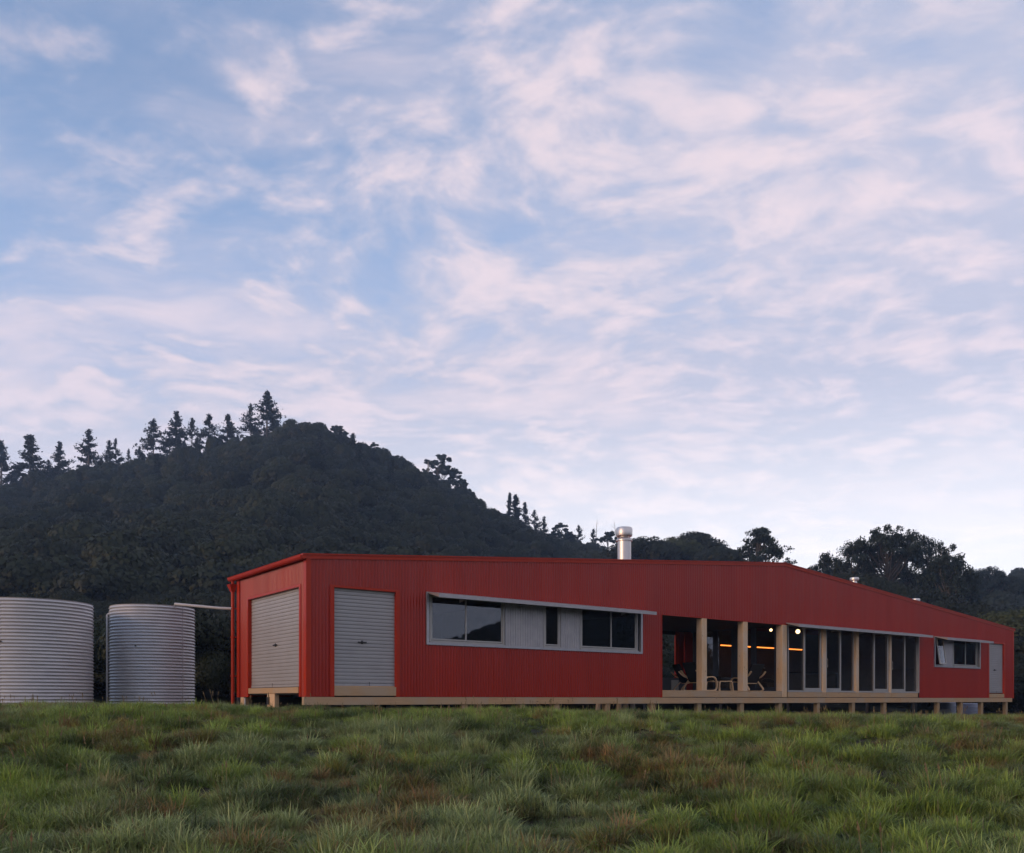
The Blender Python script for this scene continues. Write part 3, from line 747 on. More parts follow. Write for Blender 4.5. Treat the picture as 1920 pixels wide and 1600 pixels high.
# dining table and sideboard, dim inside
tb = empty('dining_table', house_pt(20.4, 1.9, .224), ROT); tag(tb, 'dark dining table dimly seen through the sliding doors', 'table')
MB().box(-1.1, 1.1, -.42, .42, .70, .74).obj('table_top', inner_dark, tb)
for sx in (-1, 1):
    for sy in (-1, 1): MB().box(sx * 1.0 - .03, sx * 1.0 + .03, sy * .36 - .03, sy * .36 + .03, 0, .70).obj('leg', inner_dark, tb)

# water tanks
def tank(x, y, r, ztop_, label, tag_pipe):
    g = tz(x, y) - .12; e = empty('water_tank', (x, y, g), 0); tag(e, label, 'water tank', 'corrugated steel water tanks')
    h = ztop_ + EYE - g; n = int(h / .076); prof = []
    m = n * 8; 
    for i in range(m + 1):
        z = h * i / m; prof.append((r + .013 * math.sin(2 * math.pi * i / 8), z))
    prof.append((r - .015, h))
    MB().lathe(prof, (0, 0, 0), 96).obj('tank_wall', tank_mat, e, smooth=True)
    MB().lathe([(r - .02, h - .01), (r - .02, h), (r * .5, h + .01), (.3, h + .012)], (0, 0, 0), 64).obj('tank_roof', galv, e, smooth=True)
    MB().lathe([(.25, h + .005), (.25, h + .035), (.2, h + .04)], (r * .2, r * .3, 0), 24).obj('hatch', black_rubber, e)
    if tag_pipe:
        ax = -r - .05
        a = math.atan2(-y, -x) - math.radians(86); px, py = (r + .045) * math.cos(a), (r + .045) * math.sin(a)
        MB().tube([(px, py, 0), (px, py, h - .22), (px * .93, py * .93, h - .16)], .028, 8).obj('overflow_pipe', white_pvc, e, smooth=True)
    # lap seam down the wall, ladder lug and outlet at the foot
    am = math.atan2(-y, -x) + (.75 if tag_pipe else -.55)
    mb = MB()
    for q in range(7): mb.lathe([(.012, 0), (.012, .01)], ((r + .014) * math.cos(am) , (r + .014) * math.sin(am), h * (q + .5) / 7), 6)
    mb.tube([((r + .012) * math.cos(am), (r + .012) * math.sin(am), .02), ((r + .012) * math.cos(am), (r + .012) * math.sin(am), h - .02)], .009, 4)
    mb.obj('lap_seam', tank_mat, e)
    MB().tube([(0, -r + .01, h * .62), (0, -r - .03, h * .62)], .018, 8).obj('sight_plug', black_rubber, e)
    return e
tank_mat = bpy.data.materials.new('tank_zincalume'); tank_mat.use_nodes = True
t = NT(tank_mat.node_tree); p = t.n('ShaderNodeBsdfPrincipled'); o_ = t.n('ShaderNodeOutputMaterial')
p.inputs['Metallic'].default_value = .4; p.inputs['Roughness'].default_value = .48
tcn = t.n('ShaderNodeTexCoord')
cc = t.mix(t.map(t.noise(t.scale_vec(tcn.outputs['Object'], scale=(1, 1, 3)), 3, 4), .3, .7), (.56, .55, .545), (.49, .485, .49))
vor = t.n('ShaderNodeTexVoronoi'); t.put(vor.inputs['Vector'], tcn.outputs['Object']); vor.inputs['Scale'].default_value = 60
cc = t.mix(t.math('MULTIPLY', vor.outputs['Distance'], .25), cc, (.38, .38, .40)); t.put(p.inputs['Base Color'], cc); t.put(o_.inputs[0], p.outputs[0])
tank((62 - 960) / 1632 * 20.0, 20.0, 1.25, 2.20, 'larger corrugated steel water tank at the left edge of the paddock', False)
T2 = ((286.5 - 960) / 1632 * 22.0, 22.0)
tank(T2[0], T2[1], 1.0, 2.30, 'smaller corrugated steel water tank nearer the house, fed by a white pipe', True)
a = house_pt(-.12, 4.2, 2.21); b_ = (T2[0] + .80, T2[1] - .62, EYE + 2.335)
e = MB().tube([a, (a[0] - .3, a[1] - .02, a[2] + .012), b_, (b_[0] - .02, b_[1] + .02, b_[2] - .1)], .034, 10).obj('rainwater_pipe', white_pvc, None, smooth=True)
tag(e, 'white pipe running from the downpipe to the smaller tank', 'pipe')

# stores under the right end of the floor
def drum(t, y, w, h, label):
    p = house_pt(t, y, 0); g = tz(p[0], p[1]); d = empty('storage_drum', (p[0], p[1], g), ROT); tag(d, label, 'drum', 'grey-blue drums stored under the floor')
    MB().lathe([(w * .47, 0), (w * .5, .02), (w * .5, h * .33), (w * .52, h * .35), (w * .5, h * .37), (w * .5, h * .66), (w * .52, h * .68), (w * .5, h * .7), (w * .49, h - .02), (w * .45, h)], (0, 0, 0), 28).obj('drum_body', drum_mat, d, smooth=True)
    MB().lathe([(.05, h - .002), (.05, h + .025), (.04, h + .03)], (w * .25, 0, 0), 12).obj('bung', black_rubber, d)
drum(32.3, 3.0, .85, .56, 'left grey-blue drum lying in shade beneath the house end')
drum(34.6, 3.0, 1.0, .56, 'right grey-blue drum beyond the last piles of the house')
p = house_pt(28.8, 2.8, 0); e = MB().tube([(0, 0, -.1), (0, 0, .62)], .055, 10).tube([(0, 0, .3), (-.5, .1, .35)], .04, 8).obj('drain_pipe', white_pvc, None, smooth=True, loc=(p[0], p[1], tz(p[0], p[1])))
tag(e, 'white drain pipe standing between piles under the house', 'pipe')
p = house_pt(30.6, 2.6, 0); e = MB().prism([(-.9, 0), (.9, 0), (.75, .34), (-.85, .30)], 'y', -.3, .3).obj('concrete_block', concrete, None, loc=(p[0], p[1], tz(p[0], p[1]) - .05), bevel=.02); e.rotation_euler.z = ROT
tag(e, 'pale concrete block on the ground under the right part of the floor', 'block')

# ------------------------------------------------------------------ plants
def leaf_cards(P, Nrm, size, rng, aspect=1.0, tilt=.9):
    """two-triangle leaf sprays at points P, loosely facing Nrm"""
    n = len(P)
    d = Nrm + rng.normal(0, tilt, (n, 3)); d /= np.linalg.norm(d, axis=1)[:, None] + 1e-9
    a = np.cross(d, rng.normal(0, 1, (n, 3))); a /= np.linalg.norm(a, axis=1)[:, None] + 1e-9
    b = np.cross(d, a)
    s = (size * rng.uniform(.6, 1.4, n))[:, None]
    V = np.stack([P - a * s * .5 * aspect, P + b * s * .42 + d * s * .12, P + a * s * .5 * aspect, P - b * s * .42 + d * s * .12], 1).reshape(-1, 3)
    F = np.arange(n * 4).reshape(-1, 4)
    lf = np.repeat(rng.random(n) ** 2.2 * .8, 4)
    s_ = Nrm / (np.linalg.norm(Nrm, axis=1)[:, None] + 1e-9)
    return V, F, np.stack([lf, lf, lf, np.ones(n * 4)], 1), np.repeat(s_, 4, axis=0)
def cards_mesh(name, parts, mat):
    V = []; F = []; A = []; S = []; k = 0
    for v, f, a, sn in parts:
        V.append(v); F.append(f + k); A.append(a); S.append(sn); k += len(v)
    return make_mesh(name, np.concatenate(V), np.concatenate(F), mat, attrs={'leaf': ('POINT', 'FLOAT_COLOR', np.concatenate(A)), 'soft': ('POINT', 'FLOAT_VECTOR', np.concatenate(S))})
def rand_dir(n, rng):
    d = rng.normal(0, 1, (n, 3)); return d / np.linalg.norm(d, axis=1)[:, None]
def crown_variant(seed, n, size, flat=.8, lobes=6):
    """a bush crown of unit radius made of lobes of leaf sprays"""
    rng = np.random.default_rng(seed); parts = []
    cs = rand_dir(lobes, rng) * rng.uniform(.35, .62, lobes)[:, None]; cs[:, 2] = np.abs(cs[:, 2]) * flat
    for c in cs:
        r = rng.uniform(.32, .55); m = n // lobes
        d = rand_dir(m, rng); d[:, 2] = np.where(d[:, 2] < -.25, -d[:, 2], d[:, 2])
        P = c + d * r * rng.uniform(.72, 1.08, m)[:, None] * np.array((1, 1, .8))
        parts.append(leaf_cards(P, d, size, rng, tilt=.5))
    return cards_mesh('bush_crown', parts, bush_leaf)

def scatter(name, pts, rots, scl, var, tint, variants, kind='stuff'):
    """one object; geometry nodes stand an instance of a variant on every point"""
    n = len(pts)
    me = bpy.data.meshes.new(name); me.vertices.add(n); me.vertices.foreach_set('co', np.asarray(pts, np.float32).ravel())
    for k, typ, arr, ch in (('rot', 'FLOAT_VECTOR', rots, 'vector'), ('scl', 'FLOAT_VECTOR', scl, 'vector'), ('var', 'INT', var, 'value'), ('tint', 'FLOAT_COLOR', tint, 'color')):
        a = me.attributes.new(k, typ, 'POINT'); a.data.foreach_set(ch, np.asarray(arr).ravel())
    o = link(name, me); o['kind'] = kind
    ng = bpy.data.node_groups.new(name + '_nodes', 'GeometryNodeTree')
    ng.interface.new_socket('Geometry', in_out='INPUT', socket_type='NodeSocketGeometry'); ng.interface.new_socket('Geometry', in_out='OUTPUT', socket_type='NodeSocketGeometry')
    N = ng.nodes; gi = N.new('NodeGroupInput'); go = N.new('NodeGroupOutput'); ip = N.new('GeometryNodeInstanceOnPoints'); jn = N.new('GeometryNodeJoinGeometry')
    for me_v in reversed(variants):
        ob = bpy.data.objects.new(me_v.name, me_v); oi = N.new('GeometryNodeObjectInfo'); oi.inputs['Object'].default_value = ob; oi.inputs['As Instance'].default_value = True
        ng.links.new(oi.outputs['Geometry'], jn.inputs[0])
    def attr(nm, dt):
        a = N.new('GeometryNodeInputNamedAttribute'); a.data_type = dt; a.inputs[0].default_value = nm
        return [s for s in a.outputs if s.enabled and s.name == 'Attribute'][0]
    e2r = N.new('FunctionNodeEulerToRotation')
    ng.links.new(attr('rot', 'FLOAT_VECTOR'), e2r.inputs[0]); ng.links.new(e2r.outputs[0], ip.inputs['Rotation'])
    ng.links.new(attr('scl', 'FLOAT_VECTOR'), ip.inputs['Scale']); ng.links.new(attr('var', 'INT'), ip.inputs['Instance Index'])
    ip.inputs['Pick Instance'].default_value = True
    ng.links.new(gi.outputs[0], ip.inputs['Points']); ng.links.new(jn.outputs[0], ip.inputs['Instance']); ng.links.new(ip.outputs[0], go.inputs[0])
    m = o.modifiers.new('scatter', 'NODES'); m.node_group = ng
    return o

# the bush on the hill: one mass of crowns
rng = np.random.default_rng(4)
def bush_points(n, y0, y1, half, rng, near=False):
    Y = np.sqrt(rng.uniform(y0 ** 2, y1 ** 2, n)); X = rng.uniform(-half, half, n) * Y
    return X, Y
def house_clear(X, Y, m):
    t = (X - C0[0]) * DX[0] + (Y - C0[1]) * DX[1]; s = (X - C0[0]) * DY[0] + (Y - C0[1]) * DY[1]
    return (t < -m) | (t > L + m) | (s < -m) | (s > W + m)
def thin(X, Y, R_, seed):
    """drop points that crowd each other (grid of cells one crown wide)"""
    seen = {}; keep = []
    for i in range(len(X)):
        c = (int(X[i] // (R_[i] * 1.35)), int(Y[i] // (R_[i] * 1.35)), int(R_[i] * 2))
        if c in seen: continue
        seen[c] = 1; keep.append(i)
    return np.array(keep)
far_vars = [crown_variant(s, 5000, .085) for s in range(6)]
near_vars = [crown_variant(20 + s, 16000, .042) for s in range(4)]
X, Y = bush_points(9000, 85, 300, .85, rng)
Rr = rng.uniform(2.2, 5.6, len(X)) * (1 - .25 * (Y > 235)); k = thin(X, Y, Rr, 0); X, Y, Rr = X[k], Y[k], Rr[k]
Z = terrain(X, Y)
n = len(X); hgt = rng.uniform(.9, 1.4, n) + .6 * (Y > 232) * rng.random(n)
tint = np.stack([np.clip(fbm(X * .03, Y * .03, 8, 3) * 1.6 - .5 + rng.normal(0, .18, n), 0, 1)] * 3 + [np.ones(n)], 1)
bush = scatter('bush_canopy', np.stack([X, Y, Z + Rr * .45], 1), np.stack([rng.normal(0, .08, n), rng.normal(0, .08, n), rng.uniform(0, 6.28, n)], 1),
        np.stack([Rr * 1.15, Rr * 1.15, Rr * hgt], 1), rng.integers(0, 6, n), tint, far_vars)
tag(bush, 'dark olive and brown native bush covering the hill behind the house')
X, Y = bush_points(2600, 34, 92, 1.0, rng)
ok = house_clear(X, Y, 5.5) & ((Y > 44) | (X < 2)) ; X, Y = X[ok], Y[ok]
Rr = rng.uniform(1.3, 3.0, len(X)); k = thin(X, Y, Rr, 0); X, Y, Rr = X[k], Y[k], Rr[k]; n = len(X); Z = terrain(X, Y)
tint = np.stack([np.clip(rng.normal(.45, .3, n), 0, 1)] * 3 + [np.ones(n)], 1)
edge = scatter('bush_edge', np.stack([X, Y, Z + Rr * .5], 1), np.stack([rng.normal(0, .1, n), rng.normal(0, .1, n), rng.uniform(0, 6.28, n)], 1),
        np.stack([Rr * 1.2, Rr * 1.2, Rr * rng.uniform(1.0, 1.7, n)], 1), rng.integers(0, 4, n), tint, near_vars)
tag(edge, 'dense dark scrub at the foot of the hill behind the tanks')
# bush on the low hills to the sides and behind the camera
th = np.radians(np.concatenate([rng.uniform(-178, 48, 2600)])); rr = rng.uniform(190, 380, 2600); X = rr * np.cos(th); Y = rr * np.sin(th); n = 2600; Rr = rng.uniform(4, 7.5, n)
ring_b = scatter('far_bush', np.stack([X, Y, terrain(X, Y) + Rr * .3], 1), np.stack([np.zeros(n), np.zeros(n), rng.uniform(0, 6.28, n)], 1), np.stack([Rr, Rr, Rr], 1), rng.integers(0, 6, n),
        np.stack([rng.random(n)] * 3 + [np.ones(n)], 1), far_vars)
tag(ring_b, 'bush on the low hills around the valley')

# conifers on the ridge: trunk, long ragged side branches, dense narrow top
def branch_cards(p0, p1, n, spread, size, rng, start=.25):
    t = rng.uniform(start, 1.03, n)[:, None]; P = p0 + (p1 - p0) * t + rng.normal(0, spread, (n, 3)) * np.array((1, 1, .7)) * (.5 + .6 * t)
    return leaf_cards(P, np.tile((0, 0, .8), (n, 1)), size, rng, 1.3)
def conifer(seed, w=.30, bare=.22, topw=.10, dens=1.0):
    """unit-height tree; returns trunk and crown meshes"""
    rng = np.random.default_rng(seed); lean = rng.normal(0, .012, 2)
    tp = [(lean[0] * z, lean[1] * z, z) for z in np.linspace(0, .98, 8)]
    mb = MB().tube(tp, list(np.linspace(.022, .003, 8)), 6)
    parts = []; z = bare
    while z < .97:
        f = (z - bare) / (1 - bare)
        ln = w * (1 - f) ** 1.15 * rng.uniform(.55, 1.25) + topw * (1 - f) ** .8 * .9
        if rng.random() < .12: ln *= 1.3
        a = rng.uniform(0, 6.28); rise = rng.uniform(-.05, .35) + .35 * f
        p0 = np.array((lean[0] * z, lean[1] * z, z)); p1 = p0 + np.array((math.cos(a) * ln, math.sin(a) * ln, ln * rise))
        pm = (p0 + p1) / 2 - np.array((0, 0, ln * .08))
        mb.tube([p0, pm, p1], [.006, .004, .002], 4, caps=False)
        m = int((34 + 420 * ln) * dens)
        parts.append(branch_cards(pm if f < .35 else p0, p1, m, .012 + .05 * ln + .008 * f, .026, rng, .15 if f > .3 else .2))
        z += rng.uniform(.010, .026)
    m = int(130 * dens); P = np.stack([rng.normal(0, .014, m) + lean[0], rng.normal(0, .014, m) + lean[1], rng.uniform(.88, 1.0, m)], 1)
    parts.append(leaf_cards(P, np.tile((0, 0, 1.), (m, 1)), .022, rng))
    V = np.concatenate(mb.v); tm = bpy.data.meshes.new('trunk'); tm.from_pydata([tuple(v) for v in V], [], mb.f); tm.materials.append(bark)
    return tm, cards_mesh('crown', parts, conifer_leaf)
CON = [conifer(1, .24, .25, .07), conifer(2, .30, .15, .06, .7), conifer(3, .19, .10, .09, 1.0), conifer(4, .28, .30, .05, .5), conifer(5, .14, .12, .08, 1.0), conifer(7, .32, .2, .04, .4)]
CON2 = [conifer(101, .20, .35, .06, .8), conifer(102, .34, .22, .04, .55), conifer(103, .22, .18, .07, .9), conifer(104, .24, .42, .05, .5), conifer(105, .17, .20, .06, .8), conifer(106, .27, .3, .03, .4)]
CON3 = [conifer(201, .27, .18, .05, .8), conifer(202, .26, .32, .06, .6), conifer(203, .16, .14, .10, 1.0), conifer(204, .33, .26, .04, .45), conifer(205, .12, .16, .07, 1.0), conifer(206, .38, .25, .03, .35)]
def plant(name, pair, x, y, h, wf, rz, label, cat, group, sink=.4, base=None, mats=None):
    e = empty(name, (x, y, (tz(x, y) if base is None else base) - sink), rz); tag(e, label, cat, group)
    for me, nm in zip(pair, ('trunk', 'crown')):
        o = link(nm, me, e); o.scale = (h * wf, h * wf, h)
    return e
def cloud_pine(seed, h=1.0, spread=.36, clumps=34, size=.03, base=.35, flat=.5, per=210, trunk_mat=bark, leaf=None, lean=(0, 0), top=.97, dome=.8):
    """round-headed pine: forking limbs that each end in a flattened needle clump"""
    rng = np.random.default_rng(seed); mb = MB(); parts = []
    lean = np.array((*lean, 0.))
    tp = [np.array((rng.normal(0, .008), rng.normal(0, .008), z * .82)) + lean * z for z in np.linspace(0, 1, 6)]
    mb.tube(tp, list(np.linspace(.026, .008, 6)), 7)
    for c in range(clumps):
        a = rng.uniform(0, 6.28); q = math.sqrt(rng.uniform(0, 1)); f = rng.uniform(0, 1)
        rad = spread * q; zt = base + (top - base) * (1 - (q ** 2) * dome) * (.45 + .55 * f ** .5)
        end = np.array((math.cos(a) * rad, math.sin(a) * rad, zt)) + lean * zt
        zi = max(base * .6, zt - rad * rng.uniform(.5, 1.1) - .05); s = np.array((0, 0, min(zi, .80))) + lean * zi
        mid = s * .45 + end * .55 + np.array((0, 0, -.02)) + rng.normal(0, .015, 3)
        mb.tube([s, mid, end], [.008, .0055, .003], 5, caps=False)
        r = rng.uniform(.045, .085)
        sub = 4
        for k in range(sub):
            cc = end + rng.normal(0, r * .6, 3) * np.array((1, 1, .45)); m = per // sub; d = rand_dir(m, rng)
            P = cc + d * r * .75 * rng.uniform(.4, 1.05, m)[:, None] * np.array((1, 1, flat))
            parts.append(leaf_cards(P, d + np.array((0, 0, .4)), size, rng))
    V = np.concatenate(mb.v); tm = bpy.data.meshes.new('trunk'); tm.from_pydata([tuple(v) for v in V], [], mb.f); tm.materials.append(trunk_mat)
    return tm, cards_mesh('crown', parts, leaf or pine_leaf)

def ridge(px, top, base_px, y=258.0):
    """world x and tree height for a tree on the ridge seen at that width"""
    x = (px - 960) / 1632 * y
    h = (1311 - top) / 1632 * y + EYE - tz(x, y)
    return x, y, h
RIDGE = [  # place across the ridge, crown top, variant, width, label
    (2, 826, 0, 1.0, 'ragged conifer cut by the left edge of the view'), (58, 814, 4, 1.3, 'dense columnar conifer, second from the left end of the ridge'), (38, 868, 5, .9, 'thin bare conifer leaning beside the columnar one'),
    (112, 828, 1, .95, 'small conical conifer with long low branches, left end of the ridge'), (90, 862, 3, .8, 'low wispy conifer between two taller ones at the left end'), (165, 805, 0, 1.0, 'neat pointed conifer standing clear at the left of the ridge'),
    (205, 826, 3, .95, 'open feathery conifer right of the neat pointed one'), (218, 822, 5, .8, 'thin twin of the feathery conifer, close on its right'), (242, 842, 3, .7, 'short sparse conifer before the tall group on the ridge'), (262, 836, 5, .7, 'short thin conifer at the left foot of the tall group'),
    (287, 784, 1, .95, 'tall ragged conifer with a white dead trunk at its foot'), (330, 770, 0, 1.0, 'tallest conifer of the group left of the summit'), (346, 830, 2, .9, 'low bushy conifer under the tallest of the group'), (360, 784, 3, .8, 'thin see-through conifer in the middle of the group'), (392, 777, 1, 1.0, 'broad rough conifer in the middle of the group'),
    (424, 777, 2, 1.1, 'dark dense conifer at the right of the group'), (446, 815, 4, 1.0, 'short dark conifer sloping down toward the summit gap'), (471, 758, 5, 1.1, 'thin open conifer leaning on the summit tree'), (500, 734, 0, 1.15, 'highest conifer standing on the hill summit'), (483, 800, 3, .8, 'small conifer at the foot of the summit tree'), (520, 792, 2, .8, 'small dense conifer right of the summit tree'),
    (888, 923, 4, .9, 'small lone conifer halfway down the right slope'), (902, 935, 2, .8, 'stubby conifer beside the lone one on the right slope'), (954, 924, 4, .8, 'left spire of the conifer cluster on the right slope'), (968, 928, 4, 1.15, 'widest dark spire of the conifer cluster on the right slope'), (985, 941, 4, .8, 'slim right spire of the conifer cluster'),
    (1003, 956, 3, .9, 'open conifer trailing right of the cluster'), (1020, 968, 3, .8, 'lowest open conifer trailing the cluster'), (1084, 985, 3, .8, 'thin conifer above the house roof, left of the chimney'), (1112, 992, 1, .7, 'small conifer just left of the chimney')]
for i, (px, top, v, wf, lab) in enumerate(RIDGE):
    x, y, h = ridge(px, top, 0, 256.0 + (i * 37 % 9) - 4)
    plant('conifer', (CON, CON2, CON3)[i % 3][v], x, y, h + .4, wf, i * 1.3, lab, 'conifer', 'conifers along the hill ridge')
rr_ = np.random.default_rng(77)
spots = sorted([(rr_.uniform(-.56, -.08), rr_.uniform(185, 248)) for i in range(14)])
NTH = 'first second third fourth fifth sixth seventh eighth ninth tenth eleventh twelfth thirteenth fourteenth'.split()
for i, (kx, y) in enumerate(spots):
    x = kx * y; plant('conifer', (CON, CON2, CON3)[i % 3][(2, 4, 0)[i % 3]], x, y, rr_.uniform(9, 13), .95, i * 1.9, NTH[i] + ' from the left of the dark conifers scattered below the ridge line', 'conifer', 'conifers scattered through the hillside bush')
P1 = cloud_pine(31, spread=.42, clumps=40, base=.25, size=.035); P2 = cloud_pine(32, spread=.46, clumps=30, base=.3, size=.04, per=170)
for px, top, wf, pr, lab in ((630, 796, .9, P2, 'small loose broadleaf tree right of the summit'), (655, 818, .8, P1, 'low rounded tree below the loose one'), (703, 830, .75, P1, 'dark ball-shaped tree on the upper right slope'), (737, 853, .8, P2, 'small ragged tree on the right slope'), (765, 868, .8, P1, 'low rounded tree left of the big spreading pine'),
        (822, 851, .95, P1, 'big spreading pine with a pale leaning trunk on the right slope'), (856, 880, .75, P1, 'dark lower pine joined to the big spreading one'), (1053, 981, 1.0, P1, 'round open pine where the slope meets the house roof'), (1140, 995, .9, P2, 'ragged tree directly behind the chimney')):
    x, y, h = ridge(px, top, 0, 255.0); plant('ridge_pine', pr, x, y, h + .4, wf * 1.05, px * .7, lab, 'tree', 'round trees along the hill ridge')
def snag(px, top, bot, y, label, r=.16):
    x = (px - 960) / 1632 * y; z0 = EYE + (1311 - bot) / 1632 * y - 2.5; z1 = EYE + (1311 - top) / 1632 * y
    rg = np.random.default_rng(px); mb = MB(); h = z1 - z0
    mb.tube([(0, 0, 0), (rg.normal(0, .15), 0, h * .5), (rg.normal(0, .2), 0, h)], [r, r * .8, r * .35], 7)
    for k in range(3):
        zz = h * rg.uniform(.45, .9); a = rg.uniform(0, 6.28); mb.tube([(0, 0, zz), (math.cos(a) * 1.2, math.sin(a) * 1.2, zz + 1.1)], [r * .35, r * .12], 5)
    o = mb.obj('dead_trunk', pale_bark, None, loc=(x, y, z0)); tag(o, label, 'dead tree', 'pale dead trunks on the hill')
snag(300, 855, 884, 243, 'white dead trunk below the tall ragged conifer on the ridge', .3); snag(520, 872, 890, 236, 'short pale dead stump under the summit'); snag(462, 903, 952, 222, 'tall grey dead trunk in the middle of the hillside')
snag(663, 865, 900, 232, 'faint pale dead trunk right of the summit'); snag(803, 866, 912, 240, 'pale leaning dead trunk under the big spreading pine', .34); snag(841, 1020, 1044, 190, 'short pale stump just above the house roof')
snag(1118, 974, 1002, 262, 'bare thin pole of a tree left of the chimney', .1); snag(1152, 978, 1004, 262, 'bare thin stem rising beside the chimney', .12)

# rounded knoll behind the chimney: individual crowns
kn = [crown_variant(60 + s, 9000, .07, lobes=14) for s in range(4)]
for i, (px, top, r, lab) in enumerate(((1215, 997, 5.6, 'round olive tree just right of the chimney'), (1262, 1002, 5.2, 'yellow-green round tree, second right of the chimney'), (1305, 990, 5.4, 'grey-brown tree with twiggy top behind the roof'), (1342, 1012, 4.8, 'grey-brown round tree left of the lone pine'), (1180, 1012, 4.6, 'dark round tree hidden by the chimney'), (1368, 1040, 4.2, 'low dark tree at the end of the knoll'))):
    y = 150.0 + (i % 3) * 5; x = (px - 960) / 1632 * y; zt = EYE + (1311 - top) / 1632 * y; g = tz(x, y)
    e = empty('round_tree', (x, y, g - .5)); tag(e, lab, 'tree', 'round trees on the knoll behind the roof')
    MB().tube([(0, 0, 0), (.3, 0, (zt - g) * .45), (.1, .2, zt - g - r * .9)], [.5, .4, .25], 8).obj('trunk', bark, e)
    cr = kn[i % 4].copy(); cr.materials[0] = shrub_leaf if i in (1,) else bush_leaf
    o = link('crown', cr, e, (0, 0, zt - g + .5 - r * .92)); o.scale = (r * 1.15, r * 1.15, r); o.rotation_euler.z = i * 1.7
    for q in range(3):
        a = q * 2.1 + i; oo = link('crown', cr, e, (math.cos(a) * r * .6, math.sin(a) * r * .5, zt - g - r * 1.7)); oo.scale = (r, r, r * .9); oo.rotation_euler.z = a

# the pines on the right
def big(px, top, y, pr, wf, lab, rz=0, nm='pine_tree'):
    x = (px - 960) / 1632 * y; g = tz(x, y); h = EYE + (1311 - top) / 1632 * y - g
    return plant(nm, pr, x, y, h + .3, wf, rz, lab, 'pine tree', 'large pines right of the house', sink=.3)
LP = cloud_pine(52, spread=.25, clumps=44, base=.45, size=.016, flat=.45, per=230, top=.97, dome=.6)
BP1 = cloud_pine(42, spread=.34, clumps=50, base=.60, size=.014, flat=.5, per=330, trunk_mat=dark_bark, dome=.32)
BP2 = cloud_pine(43, spread=.22, clumps=40, base=.42, size=.014, flat=.7, per=300, trunk_mat=mid_bark, dome=.6)
BP3 = cloud_pine(44, spread=.27, clumps=36, base=.45, size=.014, flat=.7, per=280, dome=.6)
DN = cloud_pine(45, spread=.22, clumps=70, base=.18, size=.017, flat=.9, per=300, dome=.7)
big(1424, 980, 118, LP, .82, 'lone windswept pine standing clear behind the roof ridge', .6)
for px_, top_, y_, v_, wf_, rz_, lab_ in ((1545, 1028, 112, DN, .62, 1.1, 'dark dense pine at the left of the right-hand group'), (1514, 1056, 118, DN, .6, 2.2, 'lowest dark pine of the group, touching the roof line'), (1572, 1036, 116, DN, .55, 5.2, 'dark narrow pine right of the dense left one'),
        (1597, 1020, 104, BP3, .62, 2.0, 'leaning open pine left of the big umbrella pine'), (1626, 1010, 108, BP2, .62, 5.0, 'open pine tucked under the left side of the umbrella pine'), (1662, 987, 106, BP1, .62, 0.3, 'big umbrella pine with sky showing through its limbs'),
        (1700, 997, 112, BP3, .60, 4.0, 'dark pine joined to the right of the umbrella pine'), (1740, 1003, 115, BP3, .58, 1.0, 'second dark pine right of the umbrella pine'), (1776, 1001, 100, BP2, .66, 1.2, 'tall pine with pale bare trunk and knobby top'), (1802, 1036, 108, BP2, .55, 3.0, 'shorter pine on the right shoulder of the knobby one'),
        (1632, 1068, 122, DN, .8, 3.0, 'dark pine filling in behind the umbrella pine'), (1690, 1052, 124, DN, .8, .9, 'broad dark pine low between the umbrella pine and its neighbour'), (1745, 1048, 124, DN, .8, .4, 'dark pine filling in behind the pale-trunked pine')):
    big(px_, top_, y_, v_, wf_, lab_, rz_)
for i, (px, top, wf) in enumerate(((1828, 1060, .8), (1850, 1053, .9), (1876, 1060, .9), (1900, 1070, .8), (1928, 1078, .9), (1814, 1068, .7), (1958, 1070, .9))):
    x = (px - 960) / 1632 * 165.; g = tz(x, 165.); h = EYE + (1311 - top) / 1632 * 165 - g
    plant('far_pine', DN, x, 165., h, wf, i * 2.1, ['first', 'second', 'third', 'fourth', 'edge', 'lowest', 'outermost'][i] + ' hazy blue-green pine of the far stand at right', 'pine tree', 'far hazy pines at the right')
# bare-branched trees in front of the pines
def bare_tree(px, top, y, label, seed):
    rg = np.random.default_rng(seed); x = (px - 960) / 1632 * y; g = tz(x, y); h = EYE + (1311 - top) / 1632 * y - g + .3
    e = empty('bare_tree', (x, y, g - .3)); tag(e, label, 'tree', 'bare-branched trees in front of the pines')
    mb = MB(); 
    def grow(p, d, ln, r, lv):
        q = p + d * ln; mid = (p + q) / 2 + rg.normal(0, ln * .06, 3); mb.tube([p, mid, q], [r, r * .8, r * .6], 6 if lv < 2 else 4, caps=False)
        if lv >= 4: return
        for k in range(3 if lv < 2 else 2):
            nd = d + rg.normal(0, .5, 3) * np.array((1, 1, .5)); nd[2] = abs(nd[2]) * .8 + .25; nd /= np.linalg.norm(nd); grow(q, nd, ln * rg.uniform(.6, .85), r * .6, lv + 1)
    grow(np.zeros(3), np.array((0, 0, 1.)), h * .32, .22, 0)
    mb.obj('trunk', pale_bark, e)
for i, (px, top, y) in enumerate(((1785, 1085, 92), (1700, 1092, 92), (1745, 1110, 84), (1835, 1150, 76), (1640, 1110, 100))):
    bare_tree(px, top, y, ['tallest pale bare tree before the pale-trunked pine', 'pale bare tree below the dark joined pine', 'slender bare tree between two paler ones', 'small bare tree near the right end of the roof', 'bare tree rising under the umbrella pine'][i], 70 + i)
